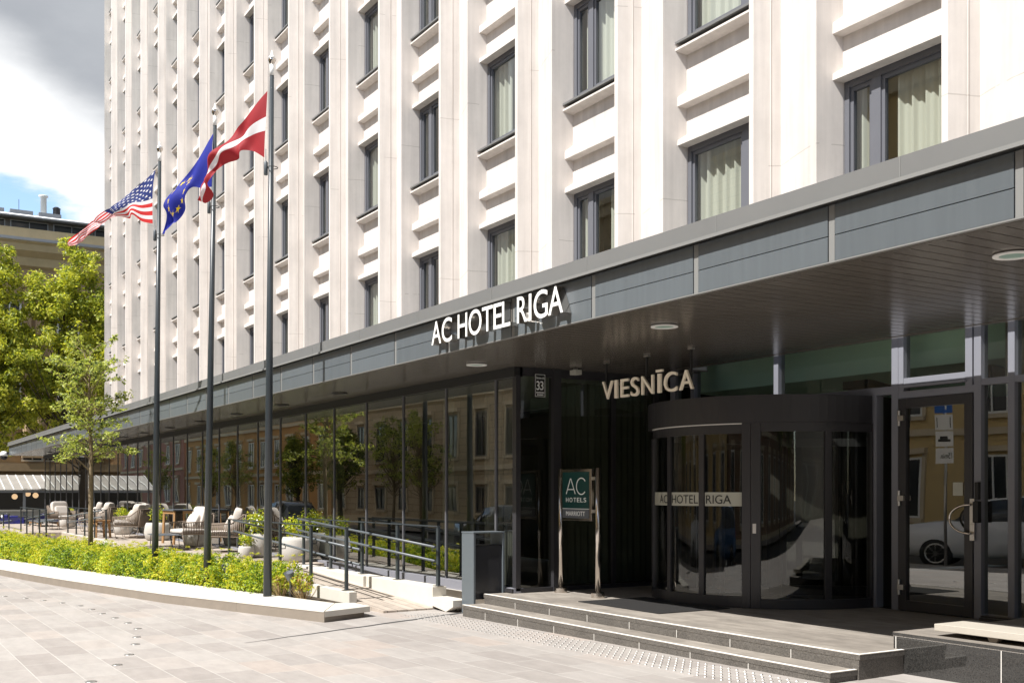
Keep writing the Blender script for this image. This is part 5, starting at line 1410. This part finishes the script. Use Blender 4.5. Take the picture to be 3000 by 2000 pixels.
# street signs that show in the glass
sn = thing('parking_sign', (-16.5,-2.0,gz(-16.5,-2)), 'blue parking sign above three white plates on a steel post, mirrored in the side door', 'sign')
m = MB(); m.tube([(-16.5,-2.0,gz(-16.5,-2)),(-16.5,-2.0,4.05)], .035, 12); m.build('post', M['alu'], sn, smooth=True)
m = MB(); m.box(-16.75,-16.25,-1.96,-1.945,3.46,3.94); m.build('blue_plate', mat('blue_sign', (.02,.12,.45), .4), sn)
for z in (3.06,2.66,2.26):
    m = MB(); m.box(-16.75,-16.25,-1.96,-1.945,z,z+.36); m.build('white_plate', M['white'], sn)
m = MB()
def onsign(body, a, b, c, d): 
    v, f = fit_glyph(body, a, b, c, d, -1.943, -1.940); m.add([(-33.0-p[0], p[1], p[2]) for p in v], f)
onsign('15min', -16.72,-16.4,2.37,2.5)
m.box(-16.7,-16.68,-1.944,-1.94,3.11,3.36); m.box(-16.32,-16.30,-1.944,-1.94,3.11,3.36)
m.box(-16.68,-16.32,-1.944,-1.94,2.77,2.83); m.box(-16.62,-16.4,-1.944,-1.94,2.83,2.9)
m.build('lettering', M['inkdark'], sn, fix=False)
m = MB(); v, f = fit_glyph('P', -16.6, -16.4, 3.54, 3.86, -1.943, -1.940); m.add([(-33.0-p[0], p[1], p[2]) for p in v], f); m.build('symbol', M['ink'], sn, fix=False)
# ------------------------------------------------------------------ light, sky, camera
EL, AZ = 53.5, 6.0
CLOUD = (.272, .292, .385, .45)
sd = Vector((math.sin(R(AZ))*math.cos(R(EL)), -math.cos(R(AZ))*math.cos(R(EL)), math.sin(R(EL))))
sun = bpy.data.lights.new('sun', 'SUN'); sun.energy = 4.6; sun.angle = R(.53); sun.color = (1, .975, .935)
so_ = link(bpy.data.objects.new('sun', sun)); so_.rotation_euler = (-sd).to_track_quat('-Z', 'Y').to_euler(); so_.location = (0,-20,40)
W = bpy.data.worlds.new('World'); S.world = W; W.use_nodes = True; nt = W.node_tree
bg = nt.nodes['Background']
sky = nt.nodes.new('ShaderNodeTexSky'); sky.sky_type = 'NISHITA'; sky.sun_disc = False
sky.sun_elevation = R(EL); sky.sun_rotation = math.atan2(sd.x, sd.y); sky.air_density = 1; sky.dust_density = .3; sky.ozone_density = 1.2
tc = nt.nodes.new('ShaderNodeTexCoord'); sp = nt.nodes.new('ShaderNodeSeparateXYZ'); nt.links.new(tc.outputs['Generated'], sp.inputs[0])
# clouds live on a flat layer: direction divided by height
zc_ = math_n(nt, 'MAXIMUM', sp.outputs['Z'], .02)
cb = nt.nodes.new('ShaderNodeCombineXYZ')
nt.links.new(math_n(nt, 'DIVIDE', sp.outputs['X'], math_n(nt, 'ADD', zc_, .12)), cb.inputs[0]); nt.links.new(math_n(nt, 'DIVIDE', sp.outputs['Y'], math_n(nt, 'ADD', zc_, .12)), cb.inputs[1])
def cn(scale, det, off):
    mp = nt.nodes.new('ShaderNodeMapping'); mp.inputs['Location'].default_value = off; nt.links.new(cb.outputs[0], mp.inputs['Vector'])
    n = nt.nodes.new('ShaderNodeTexNoise'); n.inputs['Scale'].default_value = scale; n.inputs['Detail'].default_value = det; n.inputs['Roughness'].default_value = .55
    nt.links.new(mp.outputs[0], n.inputs['Vector']); return n.outputs['Fac']
n1 = cn(1.3, 8, (3.1, .7, 0)); n2 = cn(.9, 6, (1.3, 5.2, 0))
fine = cn(5, 8, (0, 0, 0))
# cover grows with height above the horizon
yy = math_n(nt, 'MINIMUM', math_n(nt, 'MAXIMUM', sp.outputs['Y'], -.1), .4)
q = math_n(nt, 'ADD', sp.outputs['Z'], math_n(nt, 'MULTIPLY', yy, .3))
q2 = math_n(nt, 'ADD', sp.outputs['Z'], math_n(nt, 'MULTIPLY', yy, .7))
def mr(v, a, b, c=0, d=1):
    n = nt.nodes.new('ShaderNodeMapRange'); n.interpolation_type = 'SMOOTHSTEP'
    for k, x in (('From Min', a), ('From Max', b), ('To Min', c), ('To Max', d)): n.inputs[k].default_value = x
    nt.links.new(v, n.inputs['Value']); return n.outputs[0]
qq = math_n(nt, 'ADD', q, math_n(nt, 'MULTIPLY', math_n(nt, 'SUBTRACT', n1, .5), .07))
qq = math_n(nt, 'ADD', qq, math_n(nt, 'MULTIPLY', math_n(nt, 'SUBTRACT', fine, .5), .07))
cover = mr(qq, CLOUD[0], CLOUD[1])
qg = math_n(nt, 'ADD', q2, math_n(nt, 'ADD', math_n(nt, 'MULTIPLY', math_n(nt, 'SUBTRACT', n1, .5), .08), math_n(nt, 'MULTIPLY', math_n(nt, 'SUBTRACT', fine, .5), .03)))
greyf = mr(qg, CLOUD[2], CLOUD[3])
far_blue = mr(math_n(nt, 'ADD', n2, 0), .36, .5)            # breaks of blue away from the hotel's end
cover = math_n(nt, 'MULTIPLY', cover, math_n(nt, 'MAXIMUM', far_blue, mr(sp.outputs['X'], -.75, -.85)))
cc = nt.nodes.new('ShaderNodeMix'); cc.data_type = 'RGBA'; cc.inputs['A'].default_value = (4.6,4.65,4.7,1); cc.inputs['B'].default_value = (1.85,1.95,2.12,1)
puff = cn(2.6, 7, (7.7, 2.1, 0))
gf = math_n(nt, 'ADD', greyf, math_n(nt, 'MULTIPLY', math_n(nt, 'SUBTRACT', puff, .5), .55)); gf = math_n(nt, 'MINIMUM', math_n(nt, 'MAXIMUM', gf, 0), 1.15)
nt.links.new(gf, cc.inputs['Factor'])
cc.clamp_factor = False
fin = nt.nodes.new('ShaderNodeMix'); fin.data_type = 'RGBA'; nt.links.new(cover, fin.inputs['Factor']); nt.links.new(sky.outputs[0], fin.inputs['A']); nt.links.new(cc.outputs['Result'], fin.inputs['B'])
nt.links.new(fin.outputs['Result'], bg.inputs['Color']); bg.inputs['Strength'].default_value = .13

cam = bpy.data.cameras.new('camera'); co = link(bpy.data.objects.new('camera', cam))
co.location = (0, 0, 1.6); co.rotation_euler = (R(90), 0, math.atan2(.8541, .5201))
cam.sensor_width = 36; cam.lens = 36*3166/3000; cam.shift_y = 440/3000; cam.clip_start = .1; cam.clip_end = 3000
S.camera = co
S.view_settings.view_transform = 'Standard'; S.view_settings.look = 'None'; S.view_settings.exposure = .93; S.view_settings.gamma = 1
S.render.engine = 'CYCLES'; S.cycles.max_bounces = 10; S.cycles.transparent_max_bounces = 16; S.cycles.glossy_bounces = 5; S.cycles.use_denoising = True
